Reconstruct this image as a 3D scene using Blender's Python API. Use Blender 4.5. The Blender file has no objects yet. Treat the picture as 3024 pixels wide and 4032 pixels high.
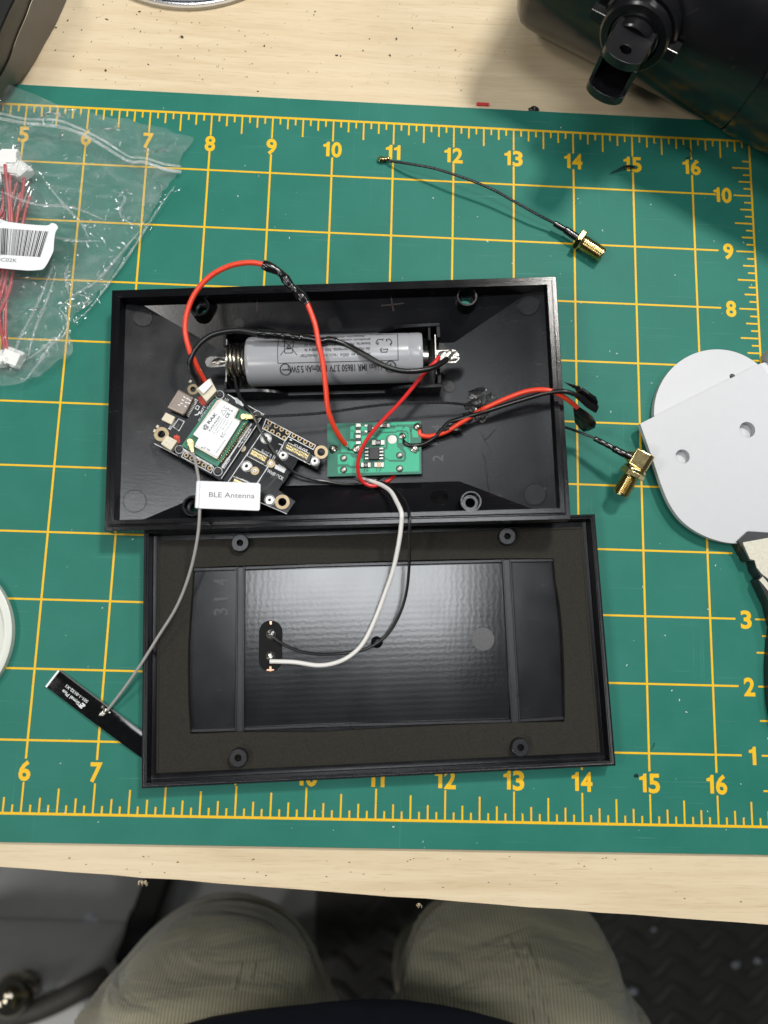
import bpy, bmesh, math, random
from mathutils import Vector as V, Matrix, noise
from mathutils.geometry import tessellate_polygon, delaunay_2d_cdt
random.seed(11)
S = bpy.context.scene
COL = S.collection
# units: 1 blender unit = 1 inch. x,y follow the ruler printed on the cutting mat, z = 0 is its surface
S.unit_settings.system = 'IMPERIAL'; S.unit_settings.scale_length = 0.0254

# ------------------------------------------------------------------ camera
CR = Matrix(((0.9988333, -0.03246721, -0.03574813),
             (0.02641732, 0.98703397, -0.15832265),
             (0.04042491, 0.15719356, 0.98674009)))
CP = V((10.590152, 2.624655, 11.4779247))
FPX = 3003.93
cd = bpy.data.cameras.new('camera'); cam = bpy.data.objects.new('camera', cd); COL.objects.link(cam)
cam.matrix_world = Matrix.Translation(CP) @ CR.to_4x4()
cd.sensor_fit = 'VERTICAL'; cd.sensor_height = 36; cd.lens = 36*FPX/4032
cd.clip_start = .2; cd.clip_end = 400
cd.dof.use_dof = True; cd.dof.focus_distance = 11.7; cd.dof.aperture_fstop = .2
S.camera = cam
# ------------------------------------------------------------------ light (room lamps and added fills)
wd = bpy.data.worlds.new('World'); S.world = wd; wd.use_nodes = True
wd.node_tree.nodes['Background'].inputs[0].default_value = (.80, .92, 1, 1)
wd.node_tree.nodes['Background'].inputs[1].default_value = .075
S.view_settings.view_transform = 'Standard'; S.view_settings.look = 'None'
S.view_settings.exposure = -.12; S.view_settings.gamma = 1; S.view_settings.use_curve_mapping = False


def lamp(name, loc, tgt, sx, sy, power, col):
    l = bpy.data.lights.new(name, 'AREA'); l.shape = 'RECTANGLE'; l.size = sx; l.size_y = sy
    l.energy = power; l.color = col
    o = bpy.data.objects.new(name, l); COL.objects.link(o); o.location = loc
    o.rotation_euler = (V(tgt)-V(loc)).to_track_quat('-Z', 'Y').to_euler()
    return o


lamp('key_lamp', (21.5, 23, 34), (11, 6, 0), 5, 3.5, 11400, (1, .965, .91))
lamp('side_lamp', (-14, 4, 34), (10, 6, 0), 7, 6, 4300, (1, .97, .93))
lamp('ceiling_lamp', (11.2, 7.4, 50), (11, 5, 0), 17, 9, 7000, (.94, .97, 1))
lamp('right_fill', (34, 14, 26), (11, 5, 0), 9, 7, 2400, (.93, .96, 1))  # invented source, no window there: sheen on the tray, brighter right side
lamp('tray_glare_fill', (3, 16, 36), (10, 6, 0), 9, 6, 900, (.93, .96, 1))  # invented source, put in for soft glare on the tray floor and east wall
lamp('floor_fill', (-34, -30, 3), (4, -10, -26), 14, 14, 6500, (1, .98, .95))  # invented low source that lifts the concrete floor without reaching the mat
lamp('lap_fill', (-22, -26, 58), (8, -8, -20), 10, 10, 11500, (1, .97, .92))  # added overhead fill for lap and floor, no known fitting behind it


# ------------------------------------------------------------------ helpers
def ray(px, py):
    return CR @ V(((px-1512)/FPX, -(py-2016)/FPX, -1))


def W(px, py, z=0.):                       # point of the place seen at this pixel, at height z
    d = ray(px, py); return CP + d*((z-CP.z)/d.z)


def onp(px, py, p0, n):
    d = ray(px, py); return CP + d*((p0-CP).dot(n)/d.dot(n))


def crop(ox, oy, s):
    return lambda x, y: (ox+x/s, oy+y/s)


c5 = crop(600, 1250, 2.37); c6 = crop(1200, 1250, 2.37); cE = crop(1850, 1050, 2.0738)
cL = crop(150, 1950, 1.3825); cR = crop(1250, 1950, 1.3272); cW = crop(2400, 1250, 1.8429)
cT = crop(2400, 2000, 1.8429); cM = crop(2280, 0, 3.95); cP = crop(1280, 1640, 3.95)
cB = crop(900, 1300, 1.929); cK = crop(720, 1560, 5.3516); cA = crop(160, 2620, 3.95)
cS = crop(940, 2380, 5.53); cG = crop(0, 500, 2.01); cTL = crop(0, 0, 2.9625)
cF = crop(0, 3380, 2.37); cPg = crop(1450, 580, 1.659); cSE = crop(1650, 1600, 2.552)
cNE = crop(1650, 1060, 2.552); cSW = crop(380, 1600, 2.765); cNW = crop(380, 1060, 2.765)
cZ3 = crop(2000, 0, 1.62); cB5 = crop(0, 3000, 1.106); cB6 = crop(1500, 3000, 1.0886)
c1 = crop(0, 0, 1.659); c2 = crop(1000, 0, 1.659); cBg = crop(0, 700, 2.074)


class Fr:
    def __init__(s, o, x, y=None, z=None):
        s.o = V(o); s.x = V(x).normalized()
        if z is None: z = s.x.cross(V(y))
        s.z = (V(z) - s.x*V(z).dot(s.x)).normalized(); s.y = s.z.cross(s.x)

    def p(s, u, v, w=0): return s.o + s.x*u + s.y*v + s.z*w
    def at(s, u, v, w=0): return Fr(s.p(u, v, w), s.x, z=s.z)
    def loc(s, P): d = P-s.o; return (d.dot(s.x), d.dot(s.y), d.dot(s.z))
    def uv(s, q, h=0): l = s.loc(onp(q[0], q[1], s.p(0, 0, h), s.z)); return (l[0], l[1])
    def pts(s, c, L, h=0): return [s.uv(c(*q), h) for q in L]


GF = Fr((0, 0, 0), (1, 0, 0), z=(0, 0, 1))


def smooth(P, n=6, closed=False):
    P = [V(p) for p in P]; out = []; m = len(P)
    rng = range(m if closed else m-1)
    for i in rng:
        a, b, c, d = ((P[(i-1) % m], P[i], P[(i+1) % m], P[(i+2) % m]) if closed else
                      (P[max(i-1, 0)], P[i], P[i+1], P[min(i+2, m-1)]))
        for k in range(n):
            t = k/n
            out.append(.5*((2*b)+(c-a)*t+(2*a-5*b+4*c-d)*t*t+(3*b-a-3*c+d)*t**3))
    if not closed: out.append(P[-1])
    return out


def circ(u, v, r, n=20, rv=None):
    rv = rv or r
    return [(u+r*math.cos(2*math.pi*i/n), v+rv*math.sin(2*math.pi*i/n)) for i in range(n)]


class MB:
    def __init__(s): s.v = []; s.f = []

    def add(s, vs, fs):
        b = len(s.v); s.v += [V(x) for x in vs]; s.f += [[i+b for i in f] for f in fs]; return s

    def box(s, fr, u0, u1, v0, v1, w0, w1):
        P = [fr.p(u, v, w) for w in (w0, w1) for v in (v0, v1) for u in (u0, u1)]
        return s.add(P, [(0, 2, 3, 1), (4, 5, 7, 6), (0, 1, 5, 4), (2, 6, 7, 3), (0, 4, 6, 2), (1, 3, 7, 5)])

    def prism(s, fr, outer, w0, w1, holes=(), bottom=True):
        loops = [list(outer)]+[list(h) for h in holes]
        tri = tessellate_polygon([[V((q[0], q[1], 0)) for q in L] for L in loops])
        flat = [q for L in loops for q in L]; n = len(flat)
        vs = [fr.p(q[0], q[1], w0) for q in flat]+[fr.p(q[0], q[1], w1) for q in flat]
        fs = [[i+n for i in t] for t in tri]
        if bottom: fs += [list(reversed(t)) for t in tri]
        b = 0
        for L in loops:
            m = len(L)
            for i in range(m): fs.append((b+i, b+(i+1) % m, n+b+(i+1) % m, n+b+i))
            b += m
        return s.add(vs, fs)

    def sheet3(s, pts, holes=()):             # planar polygon in space with holes (points given as 3-D)
        loops = [[V(p) for p in pts]]+[[V(p) for p in h] for h in holes]
        tri = tessellate_polygon(loops)
        return s.add([p for L in loops for p in L], tri)

    def tube(s, pts, r, n=10, cap=True, sy=1):
        pts = [V(p) for p in pts]; m = len(pts); vs = []; fs = []
        t = (pts[1]-pts[0]).normalized()
        up = V((0, 0, 1)) if abs(t.z) < .9 else V((0, 1, 0))
        nrm = (up-t*up.dot(t)).normalized()
        for i, p in enumerate(pts):
            t = (pts[min(i+1, m-1)]-pts[max(i-1, 0)]).normalized()
            nrm = (nrm-t*nrm.dot(t)).normalized(); bi = t.cross(nrm)
            rr = r[i] if isinstance(r, (list, tuple)) else r
            for k in range(n):
                a = 2*math.pi*k/n
                vs.append(p+nrm*(math.cos(a)*rr*sy)+bi*(math.sin(a)*rr))
        for i in range(m-1):
            for k in range(n):
                fs.append((i*n+k, i*n+(k+1) % n, (i+1)*n+(k+1) % n, (i+1)*n+k))
        if cap: fs += [list(range(n))[::-1], [(m-1)*n+k for k in range(n)]]
        return s.add(vs, fs)

    def lathe(s, fr, prof, n=24, close=False):
        vs = []; fs = []; m = len(prof)
        for r, w in prof:
            for k in range(n):
                a = 2*math.pi*k/n; vs.append(fr.p(r*math.cos(a), r*math.sin(a), w))
        for i in range(m if close else m-1):
            j = (i+1) % m
            for k in range(n):
                fs.append((i*n+k, i*n+(k+1) % n, j*n+(k+1) % n, j*n+k))
        return s.add(vs, fs)

    def blob(s, c, r, sx=1, sy=1, sz=1, fr=GF, rough=.0, n=12, seed=0, half=False):
        vs = []; fs = []; m = n//2
        for i in range(m+1):
            th = math.pi*i/m*(.5 if half else 1)
            for k in range(n):
                a = 2*math.pi*k/n
                d = V((math.sin(th)*math.cos(a), math.sin(th)*math.sin(a), math.cos(th)))
                q = 1+rough*noise.noise(d*2.3+V((seed*7.1, seed*3.3, 0)))
                vs.append(V(c)+fr.x*(d.x*r*sx*q)+fr.y*(d.y*r*sy*q)+fr.z*(d.z*r*sz*q))
        for i in range(m):
            for k in range(n):
                fs.append((i*n+k, i*n+(k+1) % n, (i+1)*n+(k+1) % n, (i+1)*n+k))
        return s.add(vs, fs)

    def line(s, fr, pts, wd, w0, w1, closed=False):
        L = list(pts); m = len(L)
        for i in range(m if closed else m-1):
            a = V((L[i][0], L[i][1], 0)); b = V((L[(i+1) % m][0], L[(i+1) % m][1], 0)); d = (b-a)
            if d.length < 1e-6: continue
            d.normalize(); q = V((-d.y, d.x, 0))*wd/2; a -= d*wd/2*.98; b += d*wd/2*.98
            e = 1e-5*(i % 3)
            s.prism(fr, [(a-q)[:2], (b-q)[:2], (b+q)[:2], (a+q)[:2]], w0, w1+e, bottom=False)
        return s

    def build(s, name, mat, parent=None, ang=35, bevel=0, seg=1, label=None):
        me = bpy.data.meshes.new(name)
        bm = bmesh.new(); bv = [bm.verts.new(v) for v in s.v]
        for f in s.f:
            try: bm.faces.new([bv[i] for i in f])
            except ValueError: pass
        bmesh.ops.remove_doubles(bm, verts=bm.verts, dist=1e-5)
        bmesh.ops.recalc_face_normals(bm, faces=bm.faces)
        bm.to_mesh(me); bm.free()
        if ang: me.polygons.foreach_set('use_smooth', [True]*len(me.polygons)); me.set_sharp_from_angle(angle=math.radians(ang))
        me.materials.append(mat)
        o = bpy.data.objects.new(name, me); COL.objects.link(o)
        if parent: o.parent = parent
        if bevel:
            b = o.modifiers.new('bevel', 'BEVEL'); b.width = bevel; b.segments = seg; b.limit_method = 'ANGLE'; b.angle_limit = math.radians(40)
        if label: o['label'] = label
        return o


def tag(o, label=None, cat=None, group=None, kind=None):
    if label: o['label'] = label
    if cat: o['category'] = cat
    if group: o['group'] = group
    if kind: o['kind'] = kind
    return o


def thing(name, label, cat, group=None):
    o = bpy.data.objects.new(name, None); COL.objects.link(o); o.empty_display_size = .2
    return tag(o, label, cat, group)


def fin(root):                               # move the origin to the base of the thing
    objs = [root]; 
    for o in objs: objs += list(o.children)
    ms = []
    for o in objs:
        if o.type == 'MESH' and o.data not in ms: ms.append(o.data)
    P = [v.co for m in ms for v in m.vertices]
    b = V(((min(p.x for p in P)+max(p.x for p in P))/2, (min(p.y for p in P)+max(p.y for p in P))/2, min(p.z for p in P)))
    for m in ms: m.transform(Matrix.Translation(-b))
    root.location = b
    return root


def copy_tree(o, parent=None):
    c = o.copy(); COL.objects.link(c); c.parent = parent
    for ch in list(o.children): copy_tree(ch, c)
    return c


# text -------------------------------------------------------------
_H = {}


def glyphs(s, bold=0.):
    cu = bpy.data.curves.new('t', 'FONT'); cu.body = s; cu.size = 1; cu.offset = bold; cu.resolution_u = 3
    ob = bpy.data.objects.new('t', cu); me = bpy.data.meshes.new_from_object(ob)
    vs = [(v.co.x, v.co.y) for v in me.vertices]; fs = [list(p.vertices) for p in me.polygons]
    bpy.data.objects.remove(ob); bpy.data.meshes.remove(me); bpy.data.curves.remove(cu)
    return vs, fs


def caph(b):
    if b not in _H:
        vs, _ = glyphs('H', b); _H[b] = max(v[1] for v in vs)
    return _H[b]


def text(mb, s, mapf, h, width=None, align='c', bold=0.):
    """mapf(x,y) -> point; x along the reading direction, y up from the baseline"""
    vs, fs = glyphs(s, bold)
    if not vs: return mb
    k = h/caph(bold); x0 = min(v[0] for v in vs); x1 = max(v[0] for v in vs)
    kx = width/(x1-x0) if width else k
    off = x0 if align == 'l' else (x0+x1)/2
    return mb.add([mapf((v[0]-off)*kx, v[1]*k) for v in vs], fs)


def text_uv(mb, fr, s, a, b, h, w, bold=0.):          # baseline from a to b in frame coordinates
    a = V(a); d = V(b)-a; L = d.length; d.normalize(); q = V((-d.y, d.x))
    return text(mb, s, lambda x, y: fr.p(*(a+d*x+q*y), w), h, L, 'l', bold)


# ------------------------------------------------------------------ materials
def rgb(h): return tuple(h)+(1,) if len(h) == 3 else h


class NT:
    def __init__(s, name):
        s.m = bpy.data.materials.new(name); s.m.use_nodes = True; s.t = s.m.node_tree
        s.b = s.t.nodes['Principled BSDF']; s.out = s.t.nodes['Material Output']
        s.co = s.n('ShaderNodeTexCoord').outputs['Object']

    def n(s, t, **k):
        x = s.t.nodes.new(t)
        for a, b in k.items(): setattr(x, a, b)
        return x

    def l(s, a, b): s.t.links.new(a, b)

    def map(s, sc=(1, 1, 1), rot=(0, 0, 0)):
        m = s.n('ShaderNodeMapping'); m.inputs['Scale'].default_value = sc; m.inputs['Rotation'].default_value = rot
        s.l(s.co, m.inputs[0]); return m.outputs[0]

    def noise(s, scale, detail=3, rough=.55, vec=None, dist=0):
        x = s.n('ShaderNodeTexNoise'); x.inputs['Scale'].default_value = scale; x.inputs['Detail'].default_value = detail
        x.inputs['Roughness'].default_value = rough; x.inputs['Distortion'].default_value = dist
        s.l(vec or s.co, x.inputs['Vector']); return x.outputs['Fac']

    def ramp(s, f, a, b, c0=(0, 0, 0, 1), c1=(1, 1, 1, 1)):
        r = s.n('ShaderNodeValToRGB'); r.color_ramp.elements[0].position = a; r.color_ramp.elements[1].position = b
        r.color_ramp.elements[0].color = c0; r.color_ramp.elements[1].color = c1
        s.l(f, r.inputs[0]); return r.outputs[0]

    def mix(s, f, a, b):
        x = s.n('ShaderNodeMix', data_type='RGBA')
        for sock, v in ((x.inputs['Factor'], f), (x.inputs['A'], a), (x.inputs['B'], b)):
            if isinstance(v, (int, float)): sock.default_value = v
            elif isinstance(v, tuple): sock.default_value = rgb(v)
            else: s.l(v, sock)
        return x.outputs['Result']

    def math(s, op, a, b=0.):
        x = s.n('ShaderNodeMath', operation=op)
        for i, v in enumerate((a, b)):
            if isinstance(v, (int, float)): x.inputs[i].default_value = v
            else: s.l(v, x.inputs[i])
        return x.outputs[0]

    def bump(s, h, st=.2, d=.01, prev=None):
        x = s.n('ShaderNodeBump'); x.inputs['Strength'].default_value = st; x.inputs['Distance'].default_value = d
        s.l(h, x.inputs['Height'])
        if prev: s.l(prev, x.inputs['Normal'])
        return x.outputs[0]

    def set(s, **k):
        for a, v in k.items():
            i = s.b.inputs[a.replace('_', ' ')]
            if isinstance(v, (int, float)): i.default_value = v
            elif isinstance(v, tuple): i.default_value = rgb(v)
            else: s.l(v, i)
        return s


def MT(name, col, rough=.5, metal=0., var=.08, vs=6, bump=.0, bs=80, spec=.5, rv=.08, coat=0., sub=0.):
    t = NT(name); f = t.noise(vs, 4)
    lo = tuple(max(0, c*(1-var)) for c in col); hi = tuple(min(1, c*(1+var)) for c in col)
    t.set(Base_Color=t.mix(f, lo, hi), Metallic=metal, Specular_IOR_Level=spec, Coat_Weight=coat)
    g = t.noise(vs*3.1, 4)
    t.set(Roughness=t.math('ADD', t.math('MULTIPLY', t.math('SUBTRACT', g, .5), rv*2), rough))
    if bump: t.set(Normal=t.bump(t.noise(bs, 3), bump, .01))
    if sub: t.set(Subsurface_Weight=sub); t.b.inputs['Subsurface Scale'].default_value = .03
    return t.m


def wood():
    t = NT('pale_plywood')
    v = t.map((.35, 5, 5)); v2 = t.map((1.1, 34, 30)); v3 = t.map((.9, 11, 11))
    a = t.noise(1.0, 5, .6, v, .6); b = t.noise(1.6, 3, .5, v2, .3); c = t.noise(2.4, 2, .5, v3)
    col = t.mix(t.ramp(a, .25, .75), (.55, .43, .268), (.69, .58, .40))
    col = t.mix(t.math('MULTIPLY', t.ramp(b, .57, .70), .42), col, (.40, .275, .15))
    col = t.mix(t.math('MULTIPLY', t.ramp(c, .64, .72), .30), col, (.45, .32, .18))
    bl = t.noise(.5, 3); col = t.mix(t.math('MULTIPLY', t.ramp(bl, .4, .7), .35), col, (.69, .575, .40))
    t.set(Base_Color=col, Roughness=.55, Specular_IOR_Level=.35, Normal=t.bump(b, .25, .01)); return t.m


def mat_green():
    t = NT('green_vinyl'); f = t.noise(1.1, 4); s = t.noise(170, 2, .5)
    col = t.mix(f, (.014, .132, .096), (.024, .172, .130))
    col = t.mix(t.math('MULTIPLY', t.ramp(s, .5, .8), .25), col, (.05, .25, .2))
    v = t.n('ShaderNodeTexVoronoi'); v.inputs['Scale'].default_value = 2.6; t.l(t.co, v.inputs['Vector'])
    lint = t.ramp(v.outputs['Distance'], .012, .03, (1, 1, 1, 1), (0, 0, 0, 1))
    sc = t.noise(1.4, 2, .5, t.map((.5, 40, 1), (0, 0, .5)))
    col = t.mix(t.math('MULTIPLY', lint, .45), col, (.45, .6, .55))
    col = t.mix(t.math('MULTIPLY', t.ramp(sc, .68, .76), .26), col, (.22, .42, .36))
    sc2 = t.noise(1.1, 3, .5, t.map((30, .35, 1), (0, 0, .25)), .3); sm = t.noise(.55, 4, .6)
    col = t.mix(t.math('MULTIPLY', t.math('MULTIPLY', t.ramp(sc2, .66, .74), t.ramp(sm, .45, .6)), .28), col, (.14, .36, .30))
    col = t.mix(t.math('MULTIPLY', t.ramp(sm, .35, .7), .22), col, (.05, .20, .16))
    t.set(Base_Color=col, Roughness=t.math('ADD', t.math('MULTIPLY', f, .2), .40), Specular_IOR_Level=.14,
          Normal=t.bump(s, .25, .006)); return t.m


def black_plastic(name, col=(.0055, .0055, .0065), rough=.30, scuff=.25, bs=26, bst=.12, sp=.5):
    t = NT(name); f = t.noise(1.7, 4); g = t.noise(bs, 3)
    sc = t.noise(2.2, 5, .7, t.map((1, 16, 1), (0, 0, 1.1)), 1.2)
    msk = t.math('MULTIPLY', t.ramp(sc, .62, .74), t.ramp(f, .45, .62))
    c = t.mix(t.math('MULTIPLY', msk, scuff), col, (.20, .20, .21))
    t.set(Base_Color=c, Specular_IOR_Level=sp,
          Roughness=t.math('ADD', t.math('MULTIPLY', f, .16), t.math('ADD', t.math('MULTIPLY', msk, .15), rough-.14)),
          Normal=t.bump(g, bst*.5, .01, t.bump(sc, .05, .01))); return t.m


def panel_plastic():
    t = NT('lid_panel'); w = t.n('ShaderNodeTexWave', wave_type='BANDS', bands_direction='Y')
    w.inputs['Scale'].default_value = 3.6; w.inputs['Distortion'].default_value = 2.4; w.inputs['Detail'].default_value = 3
    w.inputs['Detail Scale'].default_value = 3.5
    t.l(t.map((1, 1, 1), (0, 0, -.06)), w.inputs['Vector'])
    w2 = t.n('ShaderNodeTexWave', wave_type='BANDS', bands_direction='X'); w2.inputs['Scale'].default_value = 3.4
    w2.inputs['Distortion'].default_value = 5; w2.inputs['Detail Scale'].default_value = 2.2; t.l(t.co, w2.inputs['Vector'])
    f = t.noise(1.3, 4); sc = t.noise(3, 5, .7, t.map((14, 1, 1), (0, 0, .3)), 1)
    m = t.math('MULTIPLY', t.ramp(sc, .66, .74), t.ramp(f, .5, .62))
    t.set(Base_Color=t.mix(t.math('MULTIPLY', m, .18), (.005, .005, .0065), (.12, .12, .13)),
          Roughness=t.math('ADD', t.math('MULTIPLY', f, .09), .12), Specular_IOR_Level=.65,
          Normal=t.bump(w.outputs['Fac'], .012, .012, t.bump(w2.outputs['Fac'], .012, .012))); return t.m


def film(name, tint=.06, glo=.05, bs=1.0, rough=.07):
    t = NT(name); nt = t.t; nt.nodes.remove(t.b)
    tr = t.n('ShaderNodeBsdfTransparent'); tr.inputs[0].default_value = (.985, .99, .988, 1)
    gl = t.n('ShaderNodeBsdfGlossy'); gl.inputs['Roughness'].default_value = rough
    df = t.n('ShaderNodeBsdfTranslucent'); df.inputs[0].default_value = (.9, .93, .93, 1)
    d2 = t.n('ShaderNodeBsdfDiffuse'); d2.inputs[0].default_value = (.9, .93, .93, 1)
    a = t.noise(1.6, 4, .6, t.map((1, 1.7, 1), (0, 0, .7)), 1.0); b = t.noise(6.5, 3, .6, t.map((1, 1.6, 1), (0, 0, -.5)), 1.2)
    bp = t.bump(t.math('ADD', a, t.math('MULTIPLY', b, .22)), 1.0, .75*bs)
    t.l(bp, gl.inputs['Normal'])
    lw = t.n('ShaderNodeLayerWeight'); lw.inputs[0].default_value = .12
    m0 = t.n('ShaderNodeMixShader'); m0.inputs[0].default_value = .5; t.l(df.outputs[0], m0.inputs[1]); t.l(d2.outputs[0], m0.inputs[2])
    wv = t.ramp(t.noise(1.4, 4, .6, t.map((1, 2.4, 1), (0, 0, .9)), 1.4), .45, .7)
    m1 = t.n('ShaderNodeMixShader'); t.l(t.math('ADD', t.math('MULTIPLY', wv, tint*.9), tint*.6), m1.inputs[0])
    t.l(tr.outputs[0], m1.inputs[1]); t.l(m0.outputs[0], m1.inputs[2])
    m2 = t.n('ShaderNodeMixShader'); t.l(t.math('ADD', t.math('MULTIPLY', lw.outputs['Fresnel'], .6), glo), m2.inputs[0])
    t.l(m1.outputs[0], m2.inputs[1]); t.l(gl.outputs[0], m2.inputs[2]); t.l(m2.outputs[0], t.out.inputs['Surface'])
    return t.m


def corduroy():
    t = NT('khaki_corduroy')
    w = t.n('ShaderNodeTexWave', wave_type='BANDS', bands_direction='X'); w.inputs['Scale'].default_value = 4.2
    w.inputs['Distortion'].default_value = .9; w.inputs['Detail Scale'].default_value = .4; t.l(t.co, w.inputs['Vector'])
    f = t.noise(.8, 4); fo = t.noise(.9, 3, .5, t.map((.35, 1.5, 1)), .8)
    col = t.mix(t.math('MULTIPLY', w.outputs['Fac'], .8), (.195, .183, .122), (.47, .44, .305))
    col = t.mix(t.math('MULTIPLY', f, .4), col, (.30, .28, .195))
    t.set(Base_Color=col, Roughness=.9, Specular_IOR_Level=.1, Sheen_Weight=.3,
          Normal=t.bump(w.outputs['Fac'], .5, .04, t.bump(fo, .6, .5))); return t.m


def concrete():
    t = NT('grey_concrete'); a = t.noise(.25, 5, .6); b = t.noise(2.2, 4)
    col = t.mix(a, (.20, .20, .195), (.32, .32, .315)); col = t.mix(t.math('MULTIPLY', t.ramp(b, .62, .75), .4), col, (.07, .07, .07))
    t.set(Base_Color=col, Roughness=.8, Normal=t.bump(b, .2, .05)); return t.m


def foam_mat():
    t = NT('black_foam'); g = t.noise(48, 4, .7); f = t.noise(1.5, 3)
    t.set(Base_Color=t.mix(g, (.0085, .0078, .0064), (.046, .0425, .035)), Roughness=.9, Specular_IOR_Level=.15,
          Normal=t.bump(g, .5, .012, t.bump(f, .15, .05))); return t.m


def corr_metal(name, col, rough, bst=.2, bs=40):
    return MT(name, col, rough, 1., .15, 9, bst, bs)


M = dict(
    digit=MT('digit_glint_plastic', (.030, .030, .032), .3, 0, .3, 30),  # paler than the plastic around it, painted in place of glints on the digits
    wood=wood(), green=mat_green(), yellow=MT('yellow_ink', (.76, .455, .016), .5, 0, .12, 14, .08, 120, .2),
    tray=black_plastic('tray_plastic', (.0045, .0045, .0058), rough=.285, sp=.46), rim=black_plastic('rim_plastic', (.0045, .0045, .0055), .22, .12, 70, .12, .4),
    lid=black_plastic('lid_plastic', (.005, .005, .0065), .28, .1, 60, .06), panel=panel_plastic(),
    rib=black_plastic('rib_plastic', (.012, .012, .014), .36, .3, 70, .3), foam=foam_mat(),
    ejector=black_plastic('ejector_plastic', (.008, .008, .009), .30, .5, 40, .2),
    dark=MT('dark_recess', (.004, .004, .004), .6, 0, .2, 9, spec=.15), cell=MT('grey_sleeve', (.31, .315, .335), .25, 0, .03, 3, .03, 40, .5, .04),
    ink=MT('black_ink', (.012, .012, .014), .55, 0, .2, 20), inkg=MT('grey_ink', (.11, .11, .12), .6, 0, .2, 30),
    nickel=corr_metal('nickel', (.42, .41, .38), .30), solder=corr_metal('solder', (.42, .40, .355), .34, .15, 16),
    spring=corr_metal('spring_steel', (.55, .52, .43), .22, .1), dome=corr_metal('solder_dome', (.42, .40, .37), .48, .1), gold=corr_metal('gold_plate', (.60, .48, .23), .22, .12, 30),
    pad=corr_metal('gold_pad', (.35, .275, .175), .5), usb=corr_metal('usb_shell', (.22, .185, .16), .42, .1),
    pcbk=MT('black_board', (.004, .004, .0045), .20, 0, .3, 12, .03, 60, .22), pcbg=MT('green_board', (.0, .125, .072), .38, 0, .1, 20, .05, 40),
    trace=MT('green_trace', (.004, .36, .19), .34, 0, .08, 20, .06, 60), modg=MT('module_green', (.005, .16, .09), .35, 0, .15, 20),
    silk=MT('white_silk', (.62, .63, .64), .6, 0, .1, 30), shield=corr_metal('shield_can', (.40, .38, .33), .40),
    paper=MT('white_label', (.74, .75, .77), .5, 0, .03, 5, .04, 30), chip=MT('chip_black', (.022, .022, .024), .5, 0, .2, 30, .1, 90),
    cream=MT('cream_plastic', (.62, .57, .43), .42, 0, .06, 12, .03, 40, sub=.1), redp=MT('red_print', (.45, .03, .01), .5, 0, .2, 20),
    red=MT('orange_red_silicone', (.72, .055, .022), .34, 0, .08, 5, .05, 40), redt=MT('thin_red_pvc', (.60, .022, .022), .32, 0, .08, 6),
    blk=MT('black_silicone', (.007, .007, .0075), .3, 0, .2, 6, .05, 40), coax=MT('black_coax', (.013, .013, .015), .28, 0, .2, 9, .5, 60),
    shrink=MT('heat_shrink', (.005, .005, .0055), .2, 0, .2, 5, .35, 9), glue=black_plastic('black_glue', (.012, .012, .012), .32, .3, 12, .5),
    white=MT('white_wire', (.70, .68, .65), .35, 0, .05, 6), grey=MT('grey_coax', (.30, .285, .27), .45, 0, .12, 9, .3, 60),
    plate=MT('white_printed_plastic', (.50, .505, .52), .38, 0, .03, 7, .06, 30), disc=MT('milky_plastic', (.62, .64, .58), .4, 0, .05, 4, .1, 8),
    hous=black_plastic('black_housing', (.006, .006, .007), .28, .12, 90, .04), case=black_plastic('dark_case', (.020, .020, .019), .42, .1, 60, .25),
    caseside=MT('taupe_case', (.13, .115, .095), .5, 0, .08, 4, .12, 90), steel=corr_metal('tin_steel', (.66, .67, .70), .2),
    tin=MT('tin_tan', (.45, .40, .32), .45, 0, .1, 5), tool=black_plastic('tool_plastic', (.014, .015, .015), .35, .15, 50, .1),
    sticker=MT('cream_sticker', (.56, .54, .44), .6, 0, .30, 26, .5, 30), khaki=corduroy(), navy=MT('navy_knit', (.006, .008, .016), .9, 0, .4, 3, .3, 90, .2),
    floor=concrete(), rubber=MT('dark_rubber', (.060, .057, .050), .6, 0, .25, 2, .2, 12), crumb=MT('pale_crumb', (.36, .37, .40), .8, 0, .1, 9),
    box=MT('pale_box', (.55, .54, .53), .6, 0, .1, .8), bronze=corr_metal('bronze_ball', (.30, .27, .21), .13, .02), blue=MT('pale_blue', (.50, .56, .66), .4, 0, .05, 3),
    cable=MT('floor_cable', (.05, .046, .04), .6, 0, .2, 3), copper=corr_metal('copper', (.80, .45, .30), .4), film=film('clear_film', .17, .05), film2=film('clear_film_back', .03, .01, .2), fold=film('film_fold', .17, .09, .3, .16), glint=film('film_glint', .03, .30, .1, .16),
    seal=film('zip_ridge', .30, .05, .2, .2), pink=MT('red_plug_wire', (.40, .006, .014), .4, 0, .1, 8), natural=MT('plug_white', (.74, .74, .72), .4, 0, .04, 9),
    redscrap=MT('red_scrap', (.6, .04, .04), .6), tan=MT('ceramic_tan', (.62, .42, .26), .5), speck=MT('dark_speck', (.05, .04, .03), .9), lint=MT('pale_lint', (.6, .68, .64), .9),
    mark=MT('red_brown_marker', (.018, .005, .004), .5), silver=MT('bag_tip', (.7, .7, .68), .3, 1.),
)

# ================================================================== bench, floor
def wp(c, L, z): return [W(*c(*q), z) for q in L]


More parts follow.
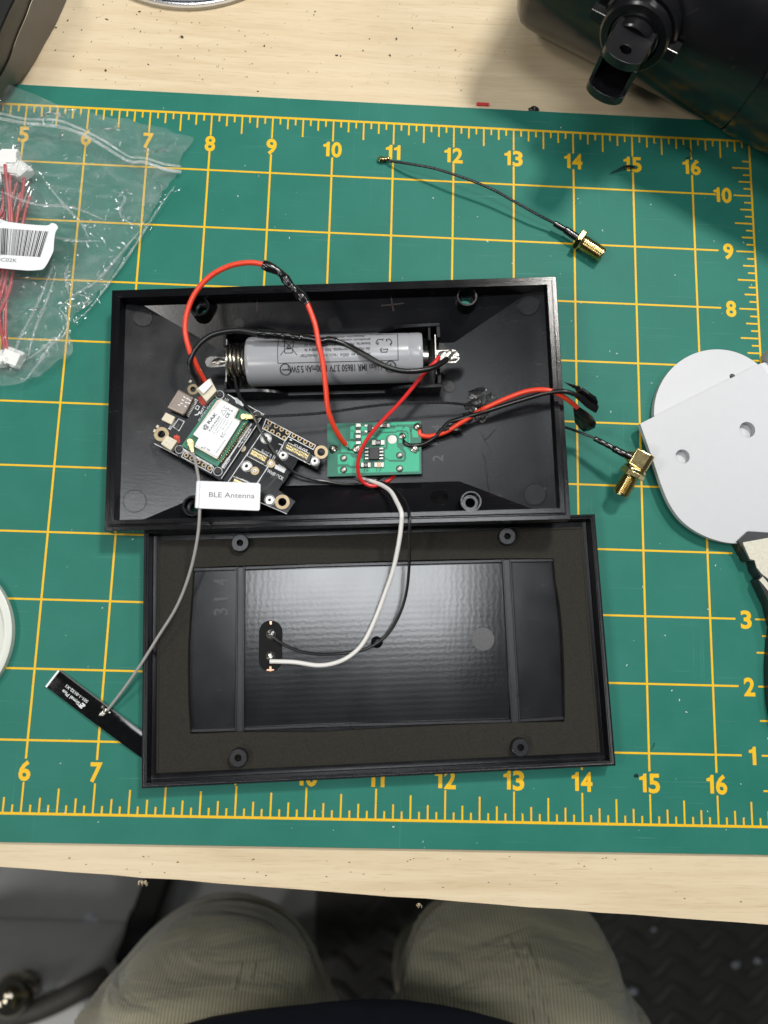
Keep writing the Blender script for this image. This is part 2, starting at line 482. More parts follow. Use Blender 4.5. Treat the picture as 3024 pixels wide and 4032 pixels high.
TZ = -.08                                   # bench surface
e0, e1 = V((5.754, -.735)), V((16.703, -1.36))
ed = (e1-e0).normalized()
mb = MB(); rows = []
N = 120
for i in range(N+1):
    u = -22+i*(60/N)*1.0; q = e0+ed*u
    j = .018*noise.noise(V((u*2.1, 0, 3)))+.010*noise.noise(V((u*9, 1, 3)))
    rows.append(V((q.x, q.y+j)))
poly = [tuple(r) for r in rows]+[(rows[-1].x, 34), (rows[0].x, 34)]
mb.prism(GF, poly, TZ-.75, TZ)
bench = thing('workbench', 'pale plywood workbench top with a rough sawn front edge', 'table')
mb.build('tabletop', M['wood'], bench, 20)
mb = MB()                                   # frayed fibres on the sawn edge
for px, py in ((548, 3466), (553, 3468), (560, 3466), (568, 3469), (575, 3466), (1648, 3556), (1652, 3557)):
    p = W(px, py, TZ-.03)
    for k in range(3):
        d = V((random.uniform(-.05, .05), -.05-random.random()*.07, -random.random()*.03))
        mb.tube(smooth([p, p+d*.3+V((random.uniform(-.02, .02), 0, .01)), p+d*.6], 3), .003, 5)
tag(mb.build('splinter', M['wood'], bench), kind='stuff')
fin(bench)

FZ = -29
mb = MB(); mb.add([(-60, -60, FZ), (80, -60, FZ), (80, 80, FZ), (-60, 80, FZ)], [(0, 1, 2, 3)])
tag(fin(mb.build('floor', M['floor'], None, 0)), kind='structure')

# ================================================================== cutting mat
cm = thing('cutting_mat', 'green self-healing cutting mat with a yellow inch grid lying on the bench', 'cutting mat')
mb = MB(); mb.prism(GF, [(-.6, -.39), (17.48, -.39), (17.48, 11.37), (-.6, 11.37)], TZ, 0)
mb.build('sheet', M['green'], cm, 0, .01)
mb = MB(); w0, w1 = .0005, .0022


def hl(x0, x1, y, t=.029): mb.box(GF, x0, x1, y-t/2, y+t/2, w0, w1)


def vl(x, y0, y1, t=.031): mb.box(GF, x-t/2, x+t/2, y0, y1, w0, w1+.0004)


hl(-.02, 17.02, 11, .036); hl(-.02, 17.02, 0, .036); vl(17, .018, 10.98); vl(0, .018, 10.98)
mb.build('ruler_frame', M['yellow'], cm, 0); mb = MB()
for x in range(1, 17): vl(x, .745, 10.33)
for y in range(1, 11): hl(.62, 16.39, y)
mb.build('grid_lines', M['yellow'], cm, 0); mb = MB()
for i in range(4, 136):
    x = i/8
    tl = .385 if i % 8 == 0 else .33 if i % 4 == 0 else .205 if i % 2 == 0 else .125
    if tl < .4: vl(x, 11-.018-tl+.02, 11-.018, .026)
    tb = .425 if i % 8 == 0 else .345 if i % 4 == 0 else .215 if i % 2 == 0 else .12
    vl(x, .018, tb, .026)
for i in range(2, 86):
    y = i/8
    t = .29 if i % 4 == 0 else .19 if i % 2 == 0 else .115
    mb.box(GF, 17-.018-t, 17-.018, y-.013, y+.013, w0, w1)
tag(mb.build('tick_marks', M['yellow'], cm, 0), kind='stuff')


def numeral(mb, s, cx, y0, h=.262):
    ws = [.112 if c == '1' else .175 for c in s]; x = cx-(sum(ws)+.022*(len(s)-1))/2
    for c, w in zip(s, ws):
        if c == '1':
            P_ = [(.052, 0), (.107, 0), (.107, 1), (.066, 1), (.050, .87), (0, .80), (0, .655), (.052, .655)]
            mb.prism(GF, [(x+a, y0+b*h) for a, b in P_], .0012, .0028, bottom=False)
        else: text(mb, c, lambda a, b, x=x, w=w: V((x+w/2+a, y0+b, .0026)), h, w*.97, 'c', .031)
        x += w+.022


for x in range(1, 17):
    for yy in (10.345, .452):
        mb = MB(); numeral(mb, str(x), x, yy)
        mb.build('numeral', M['yellow'], cm, 0)
for y in range(1, 11):
    if y in (4, 5, 6, 7): pass
    mb = MB(); numeral(mb, str(y), 16.555-(.05 if y == 10 else 0), y-.135)
    mb.build('numeral', M['yellow'], cm, 0)
fin(cm)

# ================================================================== enclosure tray
tn = V((-.06, -.01, 1)).normalized()
t0 = V((10, 6, .69))
q = [onp(*p, t0, tn) for p in ((450, 1148), (2200, 1083), (2236, 2050), (401, 2086))]
cc = (q[0]+q[1]+q[2]+q[3])/4
TF = Fr(cc, (q[1]-q[0])+(q[2]-q[3]), z=tn)
hw = ((q[1]-q[0]).length+(q[2]-q[3]).length)/4; hd = ((q[0]-q[3]).length+(q[1]-q[2]).length)/4
iu, iv = hw-.15, hd-.15
FL = -.52                                   # tray floor, below the flange top
fE = (TF.uv((1795, 1349), FL)[0]+TF.uv((1801, 1895), FL)[0])/2
fN = TF.uv((1795, 1349), FL)[1]; fS = TF.uv((1801, 1895), FL)[1]
fW = -fE
tray = thing('enclosure_tray', 'open black plastic enclosure tray with sloping walls, holding the battery and circuit boards', 'enclosure')
w1_, w2_ = -.15, -.22
bu, bv = iu-.012, iv-.012


def uc(f): return bu-(w1_-w2_)/(w1_-FL)*(bu-abs(f))


def P(u, v, w): return TF.p(u, v, w)


bosses = []
for c, x, y in ((cNW, 1128, 415), (cNE, 480, 285), (cSW, 1050, 1085), (cSE, 522, 955)):
    bosses.append(TF.uv(c(x, y), -.10))


def slope_w(u, v):                           # inner surface height
    ww = w1_-(w1_-FL)*(bu-abs(u))/(bu-abs(fE)); fn = fN if v > 0 else -fS
    wn = w2_-(w2_-FL)*(bv-abs(v))/(bv-fn)
    return max(FL, ww if abs(u) > abs(fE) else -9, wn if abs(v) > fn else -9)


mb = MB()
uw, ue = -uc(fW), uc(fE)
for sgn, fv in ((1, fN), (-1, fS)):
    y = sgn*bv
    holes = []
    for u, v in bosses:
        if v*sgn > 0:
            holes.append([P(a, b, w2_-(w2_-FL)*(bv-abs(b))/(bv-abs(fv))) for a, b in circ(u, v, .13, 16)])
    mb.sheet3([P(uw, y, w2_), P(ue, y, w2_), P(fE, fv, FL), P(fW, fv, FL)], holes)
    mb.sheet3([P(-iu, sgn*iv, .06), P(-bu, y, w1_), P(uw, y, w2_), P(ue, y, w2_), P(bu, y, w1_), P(iu, sgn*iv, .06)])
mb.sheet3([P(-bu, bv, w1_), P(uw, bv, w2_), P(fW, fN, FL), P(fW, fS, FL), P(uw, -bv, w2_), P(-bu, -bv, w1_)])
mb.sheet3([P(bu, bv, w1_), P(ue, bv, w2_), P(fE, fN, FL), P(fE, fS, FL), P(ue, -bv, w2_), P(bu, -bv, w1_)])
for sgn in (1, -1): mb.sheet3([P(sgn*iu, -iv, .06), P(sgn*iu, iv, .06), P(sgn*bu, bv, w1_), P(sgn*bu, -bv, w1_)])
mb.sheet3([P(fW, fN, FL), P(fE, fN, FL), P(fE, fS, FL), P(fW, fS, FL)])
rect = lambda a, b, w: [P(-a, -b, w), P(a, -b, w), P(a, b, w), P(-a, b, w)]
# outer shell below the flange
g = .05
for sgn, fv in ((1, fN+.04), (-1, fS-.04)):
    holes = []
    y = sgn*(hd-g)
    for u, v in bosses:
        if v*sgn > 0:
            holes.append([P(a, b, -.30-(.30-.05+.02)*0-(.27)*(abs(y)-abs(b))/(abs(y)-abs(fv))) for a, b in circ(u, v, .13, 16)])
    mb.sheet3([P(-hw+g, y, -.30), P(hw-g, y, -.30), P(fE+.04, fv, -.57), P(fW-.04, fv, -.57)], holes)
for sgn, f in ((1, fE+.04), (-1, fW-.04)):
    mb.sheet3([P(sgn*(hw-g), -hd+g, -.30), P(sgn*(hw-g), hd-g, -.30), P(f, fN+.04, -.57), P(f, fS-.04, -.57)])
mb.sheet3([P(fW-.04, fN+.04, -.57), P(fE+.04, fN+.04, -.57), P(fE+.04, fS-.04, -.57), P(fW-.04, fS-.04, -.57)])
mb.build('basin', M['tray'], tray, 20)
mb = MB()
R_ = [(iu, iv, .06), (iu+.065, iv+.065, .06), (iu+.065, iv+.065, .012), (iu+.085, iv+.085, .012), (iu+.085, iv+.085, .0), (hw, hd, 0), (hw, hd, -.30), (hw-g, hd-g, -.30)]
for a, b in zip(R_, R_[1:]):
    A, B = rect(*a), rect(*b)
    for i in range(4): mb.add([A[i], A[(i+1) % 4], B[(i+1) % 4], B[i]], [(0, 1, 2, 3)])
mb.build('rim', M['rim'], tray, 20, .008, 2)
for u, v in bosses:
    mb = MB(); top = -.05 if v > 0 else -.09
    mb.lathe(TF.at(u, v), [(.165, -.5), (.158, top-.01), (.15, top), (.128, top), (.122, -.22), (.115, -.23), (.072, -.23), (.076, -.27), (.12, -.335), (.125, -.5)], 28)
    mb.build('screw_boss', M['tray'], tray, 35)
for c, x, y, r in ((cNW, 500, 525, 110), (cNE, 1103, 360, 113), (cSW, 415, 1030, 125), (cSE, 1165, 885, 115), (c6, 282, 70, 75), (c5, 815, 60, 60), (c6, 1350, 645, 60), (c6, 1250, 1680, 95), (cSE, 200, 915, 100)):
    px, py = c(x, y); s = {cNW: 2.765, cSW: 2.765, cNE: 2.552, cSE: 2.552}.get(c, 2.37)
    u, v = TF.uv((px, py), -.3); w = slope_w(u, v); u, v = TF.uv((px, py), w); w = slope_w(u, v)
    eps = .02; n = V((-(slope_w(u+eps, v)-slope_w(u-eps, v))/(2*eps), -(slope_w(u, v+eps)-slope_w(u, v-eps))/(2*eps), 1))
    nw = TF.x*n.x+TF.y*n.y+TF.z*n.z
    nw.normalize(); fr = Fr(TF.p(u, v, w), TF.x-nw*TF.x.dot(nw), z=nw); r = r/s*11/FPX
    mb = MB(); mb.lathe(fr, [(0, .004), (r*.92, .004), (r*.94, -.004), (r*.96, -.004), (r*.98, .010), (r, .010), (r*1.03, -.002)], 36)
    mb.build('ejector_mark', M['ejector'], tray, 30)
# moulded digits on the floor, marker signs on the far wall
mb = MB()
for s, a, b in (('4', (1275, 1060), (1275, 1005)), ('1', (1240, 1192), (1240, 1166)), ('2', (1290, 1345), (1290, 1285))):
    mb = MB(); text_uv(mb, TF, s, TF.uv(c6(*a), FL), TF.uv(c6(*b), FL), .155, FL+.004, .012); mb.build('moulded_digit', M['digit'], tray, 0)
nf = Fr(P(0, bv, w2_), TF.x, z=(TF.y*(-(FL-w2_))*-1*-1+TF.z*(bv-fN)).normalized())
nrm = V((0, -(w2_-FL), bv-fN)); nrm = (TF.y*nrm.y+TF.z*nrm.z).normalized()
nf = Fr(P(0, bv, w2_), TF.x, z=nrm)
mb = MB()
for pts in ([(1013, 1190), (1012, 1222)], [(1503, 1203), (1540, 1200), (1588, 1194)], [(1540, 1165), (1544, 1200), (1549, 1222)]):
    mb.line(nf, [nf.uv(p) for p in pts], .022, .001, .004)
    if len(pts) == 2 or pts[0][0] == 1540: mb.build('marker_sign', M['mark'], tray, 0); mb = MB()
# battery holder ---------------------------------------------------
BW = -.13
A = onp(977, 1426, TF.p(0, 0, BW), TF.z); B = onp(1663, 1408, TF.p(0, 0, BW), TF.z)
BL = (B-A).length
HF = Fr(A, B-A, z=TF.z)
hold = MB(); bot = FL-BW-.01
side = [(-.36, bot), (BL+.27, bot), (BL+.27, .0), (BL-.22, -.005), (BL-.36, -.03), (BL-.46, -.09), (BL-.53, -.19), (BL-.57, -.22),
        (.57, -.22), (.50, -.17), (.40, -.08), (.28, -.03), (.12, 0), (-.36, 0)]
vf = lambda y0: Fr(HF.p(0, y0), HF.x, z=-HF.y)   # u along, v up
hold.prism(vf(-.41), side, 0, .055)
north = [(-.36, bot), (BL+.27, bot), (BL+.27, .10), (BL-.28, .08), (BL-.42, .03), (BL-.56, -.1), (BL-.64, -.2), (.5, -.2), (.2, -.02), (.0, .06), (-.36, .06)]
hold.prism(vf(.50), north, 0, .055)
hold.box(HF, BL+.215, BL+.272, .27, .443, bot, .098); hold.box(HF, BL+.215, BL+.272, -.408, -.27, bot, -.002)
hold.box(HF, BL+.09, BL+.13, .24, .443, bot, .07); hold.box(HF, BL+.215, BL+.27, -.27, .27, bot, -.2)
hold.box(HF, -.362, -.32, -.408, .443, bot, -.12); hold.box(HF, -.362, -.32, .24, .443, -.12, .058); hold.box(HF, -.362, -.32, -.408, -.25, -.12, -.002)
hold.box(HF, -.30, BL+.2, -.40, .44, bot, bot+.03)
hb = hold.build('battery_holder', M['tray'], tray, 20, .006)
mb = MB(); mb.box(HF, -.312, -.297, -.33, .33, bot+.03, .10)
mb.prism(HF, [(-.30, -.075), (-.30, .075), (-.56, .085), (-.61, .06), (-.635, 0), (-.61, -.06), (-.56, -.085)], .03, .05)
mb.build('contact_plate', M['nickel'], hb, 20)
mb = MB(); mb.blob(HF.p(-.42, 0, .05), .085, 1.3, .6, .35, HF, .25, 18, 3); mb.build('solder_joint', M['solder'], hb)
mb = MB(); mb.box(HF, BL+.185, BL+.20, -.30, .30, bot+.03, .13)
mb.prism(HF, [(BL+.20, -.11), (BL+.20, .09), (BL+.48, .09), (BL+.55, .03), (BL+.54, -.06), (BL+.49, -.11)], .03, .05)
mb.build('contact_plate', M['nickel'], hb, 20)
mb = MB()
for k in range(9): mb.blob(HF.p(BL+.25+.030*k, random.uniform(-.05, .03), .05), .065, 1.1, .9, .35, HF, .35, 16, k)
mb.build('solder_joint', M['solder'], hb)
mb = MB(); pts = []
for i in range(111):
    t = i/110; a = t*5.2*2*math.pi; r = .25-.07*t
    pts.append(HF.p(-.29+.285*t, r*math.cos(a), r*math.sin(a)))
mb.tube(pts, .021, 8); mb.build('spring', M['spring'], hb)
# hot glue on the east wall
mb = MB()
for k in range(16):
    px = random.gauss(1892, 26); py = random.gauss(1598, 30)
    u, v = TF.uv((px, py), -.3); w = slope_w(u, v); u, v = TF.uv((px, py), w)
    nz = (TF.z-TF.x*.27).normalized(); gf = Fr((0, 0, 0), TF.x-nz*TF.x.dot(nz), z=nz)
    mb.blob(TF.p(u, v, slope_w(u, v)), random.uniform(.05, .13), random.uniform(.7, 1.3), random.uniform(.6, 1.3), .12, gf, .9, 16, k)
for px, py in ((1795, 1690), (1770, 1672), (1812, 1660), (1838, 1636), (1755, 1690)):
    mb.blob(W(px, py, .46), .06, 1.2, .8, .7, TF, .6, 10, px)
gl = mb.build('glue_blob', M['glue'], tray)
mb = MB()
for L in ([(1908, 1820), (1915, 1860), (1920, 1900), (1926, 1945)], [(1890, 1700), (1905, 1725), (1925, 1765), (1935, 1785)], [(1950, 1690), (1930, 1715), (1905, 1735)], [(1895, 1790), (1908, 1800), (1912, 1825)]):
    P3 = []
    for px, py in L:
        u, v = TF.uv((px, py), -.3); w = slope_w(u, v); u, v = TF.uv((px, py), w); P3.append(TF.p(u, v, slope_w(u, v)+.006))
    mb.tube(smooth(P3, 4), [.003+.006*abs(noise.noise(V((i*.9, L[0][0], 0)))) for i in range(4*(len(L)-1)+1)], 6)
mb.build('glue_string', M['glue'], tray)
fin(tray)

# ================================================================== battery
bat = thing('battery_cell', 'grey cylindrical lithium battery cell printed with black text in the tray holder', 'battery')
AX = Fr(A, HF.y, HF.z, HF.x); BR = .365
mb = MB(); mb.lathe(AX, [(0, 0), (.30, 0), (.335, .008), (.357, .03), (BR, .07), (BR, BL-.23), (.361, BL-.215), (.361, BL-.195), (BR, BL-.18), (BR, BL-.05), (.362, BL-.035), (.35, BL-.005), (.28, BL-.002)], 56)
mb.build('sleeve', M['cell'], bat, 50)
mb = MB(); mb.lathe(AX, [(.28, BL-.002), (.17, BL-.001), (.165, BL+.012), (.13, BL+.016), (.125, BL+.085), (.10, BL+.10), (0, BL+.10)], 28)
mb.build('terminal', M['nickel'], bat)


def bwrap(x, s, r=BR+.0058): a = s/BR; return HF.o+HF.x*x+HF.z*(math.cos(a)*r)-HF.y*(math.sin(a)*r)  # s = arc from top towards the south


def btext(mb, s, xr, s0, h, width, bold=0): text(mb, s, lambda a, b: bwrap(xr-a, s0+b), h, width, 'l', bold)


def barc(mb, pts, wd):
    for (x0, s0), (x1, s1) in zip(pts, pts[1:]):
        n = max(1, int(abs(s1-s0)/.04)); d = V((x1-x0, s1-s0)); d.normalize(); p = V((-d.y, d.x))*wd/2
        for k in range(n):
            a = V((x0, s0)).lerp(V((x1, s1)), k/n); b = V((x0, s0)).lerp(V((x1, s1)), (k+1)/n)
            mb.add([bwrap(*(a-p)), bwrap(*(b-p)), bwrap(*(b+p)), bwrap(*(a+p))], [(0, 1, 2, 3)])


D_ = math.pi/180*BR
mb = MB()
btext(mb, 'Li-ion IMR 18650 3.7V 1500mAh 5.5Wh', 2.00, 31*D_, .098, 1.36, .008)
for xc, sgn in ((2.13, '+'), (.60, '-')):
    barc(mb, [(xc+.075*math.cos(a*math.pi/14), 39*D_+.085*math.sin(a*math.pi/14)) for a in range(29)], .014)
    barc(mb, [(xc-.05, 39*D_), (xc+.05, 39*D_)], .014)
    if sgn == '+': barc(mb, [(xc, 39*D_-.055), (xc, 39*D_+.055)], .014)
tag(mb.build('rating_print', M['ink'], bat, 0), kind='stuff')
mb = MB()
barc(mb, [(.50, -50*D_), (.50, 24*D_), (2.24, 24*D_), (2.24, -50*D_), (.50, -50*D_)], .008)
for i, (s, x0, wd) in enumerate((('batería se debe reciclar o desechar', 1.84, 1.02), ('de manera correcta. No dirigiera la', 1.84, .95), ('batería. NO incinere la batería ni', 1.84, .95), ('producir corto circuito. NO use', 1.84, .93), ('baterías dañadas. 2021-02-09', 1.75, .95))):
    btext(mb, s, x0, (6-13*i)*D_, .050, wd)
btext(mb, 'Hecho en China', 1.97, -52*D_, .035, .38); btext(mb, 'Li-ion', 2.13, -52*D_, .035, .2)
bx, bs = .66, -17*D_                          # crossed-out bin
barc(mb, [(bx-.12, bs-.15), (bx+.12, bs+.15)], .009); barc(mb, [(bx+.12, bs-.15), (bx-.12, bs+.15)], .009)
barc(mb, [(bx-.055, bs+.12), (bx-.07, bs-.11), (bx+.07, bs-.11), (bx+.055, bs+.12), (bx-.055, bs+.12)], .010)
barc(mb, [(bx-.085, bs-.125), (bx+.085, bs-.125)], .016); barc(mb, [(bx-.03, bs+.05), (bx+.03, bs+.05)], .03)
for k in range(3):                            # recycling arrows
    a = 2*math.pi*k/3+math.pi/2; cx, cs = 2.04+.075*math.cos(a), -14*D_+.085*math.sin(a)
    q = [(cx+.055*math.cos(a+t), cs+.055*math.sin(a+t)) for t in (-1.7, -.75, .75, 1.7)]
    barc(mb, q, .012); barc(mb, [(q[3][0]+.02, q[3][1]+.02), q[3], (q[3][0]+.03, q[3][1]-.015)], .010); barc(mb, [(cx-.02, cs), q[0]], .012)
tag(mb.build('warning_print', M['ink'], bat, 0), kind='stuff')
fin(bat)

# ================================================================== lid
L0 = V((11, 2.4, .30))
q = [W(*p, .30) for p in ((570, 2090), (2343, 2016), (2424, 3024), (553, 3096))]
LF = Fr((q[0]+q[1]+q[2]+q[3])/4, (q[1]-q[0])+(q[2]-q[3]), z=(0, 0, 1))
lw = ((q[1]-q[0]).length+(q[2]-q[3]).length)/4; ld = ((q[0]-q[3]).length+(q[1]-q[2]).length)/4
lid = thing('solar_panel_housing', 'black plastic enclosure half lying inside up, with foam gasket around a recessed panel', 'enclosure')
lr = lambda a, b, w: [LF.p(-a, -b, w), LF.p(a, -b, w), LF.p(a, b, w), LF.p(-a, b, w)]
mb = MB(); R_ = [(lw-.02, ld-.02, -.295), (lw, ld, -.27), (lw, ld, 0), (lw-.035, ld-.035, 0), (lw-.04, ld-.04, -.012), (lw-.068, ld-.068, -.012), (lw-.075, ld-.075, -.24)]
for a, b in zip(R_, R_[1:]):
    A_, B_ = lr(*a), lr(*b)
    for i in range(4): mb.add([A_[i], A_[(i+1) % 4], B_[(i+1) % 4], B_[i]], [(0, 1, 2, 3)])
mb.add(lr(lw-.075, ld-.075, -.24), [(0, 1, 2, 3)]); mb.add(lr(lw-.02, ld-.02, -.295), [(0, 3, 2, 1)])
mb.build('shell', M['lid'], lid, 20, .006, 2)
op = LF.pts(cL, [(845, 395), (838, 520), (828, 640), (818, 800), (815, 950), (818, 1130), (828, 1300), (950, 1296), (1050, 1290)], -.12)
op += LF.pts(cR, [(0, 1238), (150, 1229), (300, 1220), (500, 1210), (700, 1200), (1000, 1190), (1290, 1185), (1293, 1150), (1290, 900), (1280, 700), (1265, 560), (1245, 450), (1235, 330), (980, 330), (700, 335), (300, 345), (0, 358)], -.12)
op += LF.pts(cL, [(1050, 385)], -.12)
fo = [(-lw+.17, -ld+.17), (lw-.17, -ld+.17), (lw-.17, ld-.17), (-lw+.17, ld-.17)]
bl = [(945.7, 2138), (1997, 2112), (938, 2984), (2049, 2943)]
bl = [LF.uv(p, -.02) for p in bl]
mb = MB(); mb.prism(LF, fo, -.235, -.12, [op]); fm = mb.build('foam_gasket', M['foam'], lid, 20, .012, 2)
mb = MB(); a_, b_ = lw-.19, ld-.19
mb.line(LF, [(-a_, -b_), (a_, -b_), (a_, b_), (-a_, b_)], .035, -.13, -.108, True); mb.build('foam_bead', M['foam'], fm, 40, .012, 2)
for u, v in bl:
    mb = MB(); mb.lathe(LF.at(u, v), [(.135, -.2), (.128, -.01), (.118, 0), (.05, 0), (.045, -.02), (.043, -.2)], 28)
    mb.lathe(LF.at(u, v, -.14), [(.044, 0), (0, 0)], 16); mb.build('screw_boss', M['rib'], lid)
PZ = -.205


def lq(c, x0, y0, x1, y1): return None


mb = MB(); pl = LF.pts(cL, [(1130, 412), (1122, 1262)], PZ)+LF.pts(cR, [(1008, 1158), (962, 356)], PZ)
mb.prism(LF, pl, -.23, PZ, bottom=False); pan = mb.build('back_panel', M['panel'], lid, 0)
mb = MB()
mb.prism(LF, LF.pts(cL, [(846, 412), (1078, 408), (1070, 1264), (832, 1272)], PZ), -.232, -.215, bottom=False)
mb.build('side_panel', M['lid'], lid, 0); mb = MB()
mb.prism(LF, LF.pts(cR, [(1018, 352), (1234, 348), (1290, 1155), (1062, 1160)], PZ), -.232, -.215, bottom=False)
mb.build('side_panel', M['lid'], lid, 0)
for pts, c in (([(1078, 392), (1128, 390), (1123, 1290), (1071, 1290)], cL), ([(962, 335), (1012, 333), (1064, 1190), (1010, 1190)], cR)):
    P4 = LF.pts(c, pts, -.16); mb = MB(); mb.prism(LF, P4, -.23, -.165, bottom=False)
    for k in (.12, .88):
        a = V(P4[0]).lerp(V(P4[1]), k); b = V(P4[3]).lerp(V(P4[2]), k); mb.line(LF, [a, b], .026, -.17, -.15)
    mb.build('rib', M['rib'], lid, 30, .006)
p = LF.pts(cL, [(846, 404), (1090, 398)], -.17)+LF.pts(cR, [(0, 366), (970, 342), (1235, 338)], -.17)
mb = MB(); mb.line(LF, p, .05, -.23, -.17); mb.build('rib', M['rib'], lid, 30, .008)
p = LF.pts(cL, [(832, 1282), (1060, 1276)], -.17)+LF.pts(cR, [(0, 1205), (1000, 1180), (1290, 1165)], -.17)
mb = MB(); mb.line(LF, p, .05, -.23, -.17); mb.build('rib', M['rib'], lid, 30, .008)
mb = MB()
for s, y0, y1 in (('3', 652, 612), ('1', 567, 553), ('4', 490, 452)):
    mb = MB(); text_uv(mb, LF, s, LF.uv(cL(1032, y0), -.21), LF.uv(cL(1031, y1), -.21), .20, -.2125, .012); mb.build('moulded_digit', M['digit'], lid, 0)


def stadium(c, pts, w, n=10):                # pts: top centre, bottom centre, radius in crop px
    (x0, y0), (x1, y1), r = pts
    L = [(x0+r*math.cos(math.pi+math.pi*i/n), y0+r*math.sin(math.pi+math.pi*i/n)) for i in range(n+1)]
    L += [(x1+r*math.cos(math.pi*i/n), y1+r*math.sin(math.pi*i/n)) for i in range(n+1)]
    return LF.pts(c, L, w)


mb = MB(); o1 = stadium(cS, ((700, 600), (690, 1210), 255), PZ); o2 = stadium(cS, ((700, 600), (690, 1210), 240), PZ)
mb.prism(LF, o1, PZ-.01, PZ+.007, [o2]); mb.build('recess_edge', M['dark'], lid, 0)
mb = MB(); mb.prism(LF, o2, PZ-.01, PZ+.0025, bottom=False); rp = mb.build('solder_recess', M['dark'], lid, 0)
for x, y, r in ((705, 650, 100), (692, 1130, 95)):
    u, v = LF.uv(cS(x, y), PZ); mb = MB(); mb.blob(LF.p(u, v, PZ+.01), r*.8/5.53*11.6/FPX, 1, 1, .55, LF, .6, 14, x); mb.build('solder_joint', M['solder'], rp)
    mb = MB(); rr = r/5.53*11.6/FPX; mb.lathe(LF.at(u, v, PZ), [(rr, .002), (rr, .009), (rr*.9, .009), (rr*.9, .002)], 24); mb.build('pad_ring', M['rib'], rp)
mb = MB(); mb.prism(LF, LF.pts(cS, [(672, 365), (722, 365), (720, 425), (698, 440), (674, 425)], PZ), PZ, PZ+.006); mb.build('minus_sign', M['copper'], rp, 0)
mb = MB(); mb.prism(LF, LF.pts(cS, [(672, 1350), (712, 1350), (714, 1408), (770, 1412), (765, 1436), (715, 1442), (690, 1466), (668, 1442), (605, 1440), (612, 1412), (668, 1408)], PZ), PZ, PZ+.0075); mb.build('plus_sign', M['copper'], rp, 0)
mb = MB(); u, v = LF.uv(cS(1310, 860), PZ); mb.lathe(LF.at(u, v, PZ), [(.155, .001), (.155, .006), (.148, .006), (.147, .001), (0, .0015)], 36); mb.build('ejector_mark', M['panel'], lid, 30)
u, v = LF.uv(cR(865, 752), PZ); mb = MB(); mb.lathe(LF.at(u, v, PZ), [(.168, .0), (.168, .007), (.15, .009), (0, .009)], 36); mb.build('rough_disc', MT('rough_grey_disc', (.085, .085, .088), .6, 0, .5, 40, .8, 60), lid, 30)
u, v = LF.uv(cR(310, 768), PZ); mb = MB(); mb.blob(LF.p(u, v, PZ+.01), .088, fr=LF, n=18, half=True); mb.build('round_button', M['hous'], lid, 60)
fin(lid)

# ================================================================== controller board
bn = V((.04, .0, 1)).normalized(); B0 = V((9, 5.6, .42))
bo = onp(608, 1741, B0, bn)
BF = Fr(bo, onp(1286, 1769, B0, bn)-onp(745, 1495, B0, bn), z=bn)
brd = thing('controller_board', 'black controller board with a white labelled radio module and a silver USB socket', 'circuit board')
b5 = lambda L, h=.062: BF.pts(c5, L, h)
out = BF.pts(lambda x, y: (x, y), [(608, 1741), (745, 1495), (1286, 1769), (1248, 1847), (1176, 1807), (1096, 1929), (1163, 1974), (1127, 2026)], .062)
hr = 12.0/FPX/2.37


def bhole(x, y, r, h=.062, n=18): u, v = BF.uv(c5(x, y), h); return circ(u, v, r*hr*.97, n)


mb = MB(); mb.prism(BF, out, 0, .062, [bhole(380, 672, 24), bhole(85, 1090, 32), bhole(1575, 1257, 34), bhole(1212, 1722, 36)])
mb.build('board', M['pcbk'], brd, 0)


def ring(par, name, mt, x, y, r0, r1, h0=.062, h1=.068, n=24, c=c5, sc=2.37):
    u, v = BF.uv(c(x, y), h0); k = 12./FPX/sc*.97
    m = MB(); m.lathe(BF.at(u, v), [(r0*k, h0-.01), (r0*k, h1), (r1*k, h1), (r1*k, h0-.01)], n); return m.build(name, mt, par, 40)


for x, y, r0, r1 in ((380, 672, 26, 50), (85, 1090, 34, 66), (1575, 1257, 36, 62), (1212, 1722, 38, 66)): ring(brd, 'mounting_pad', M['pad'], x, y, r0, r1)
for x, y in ((1095, 985), (1155, 1015), (1207, 1045), (1262, 1074), (1320, 1103), (1374, 1132), (1427, 1162), (1480, 1190), (1065, 1035), (1120, 1065), (1175, 1095), (1230, 1125)):
    ring(brd, 'header_pad', M['pad'], x, y, 11, 20, n=16)
    u, v = BF.uv(c5(x, y), .062); m = MB(); m.lathe(BF.at(u, v), [(11*hr, .0635), (0, .0635)], 12); m.build('pad_hole', M['dark'], brd, 0)
for x, y, r in ((1060, 1130, 44), (1220, 1288, 40), (1515, 1342, 38), (880, 1390, 44), (1095, 1705, 42)):
    u, v = BF.uv(c5(x, y), .062); k = hr*r; m = MB()
    m.lathe(BF.at(u, v), [(k, .06), (k, .08), (k*.86, .085), (k*.84, .078), (k*.62, .078), (k*.6, .09), (k*.34, .09), (k*.30, .05), (0, .05)], 28)
    m.build('nut', M['nickel'], brd, 40)
    ring(brd, 'nut_outline', M['silk'], x, y, r*1.06, r*1.16, .06, .0645)
for x, y, r in ((1108, 1363, 38), (957, 1432, 38), (842, 1222, 30)):
    ring(brd, 'brass_eyelet', M['pad'], x, y, r*.45, r); ring(brd, 'eyelet_core', M['nickel'], x, y, r*.18, r*.42, .058, .075)
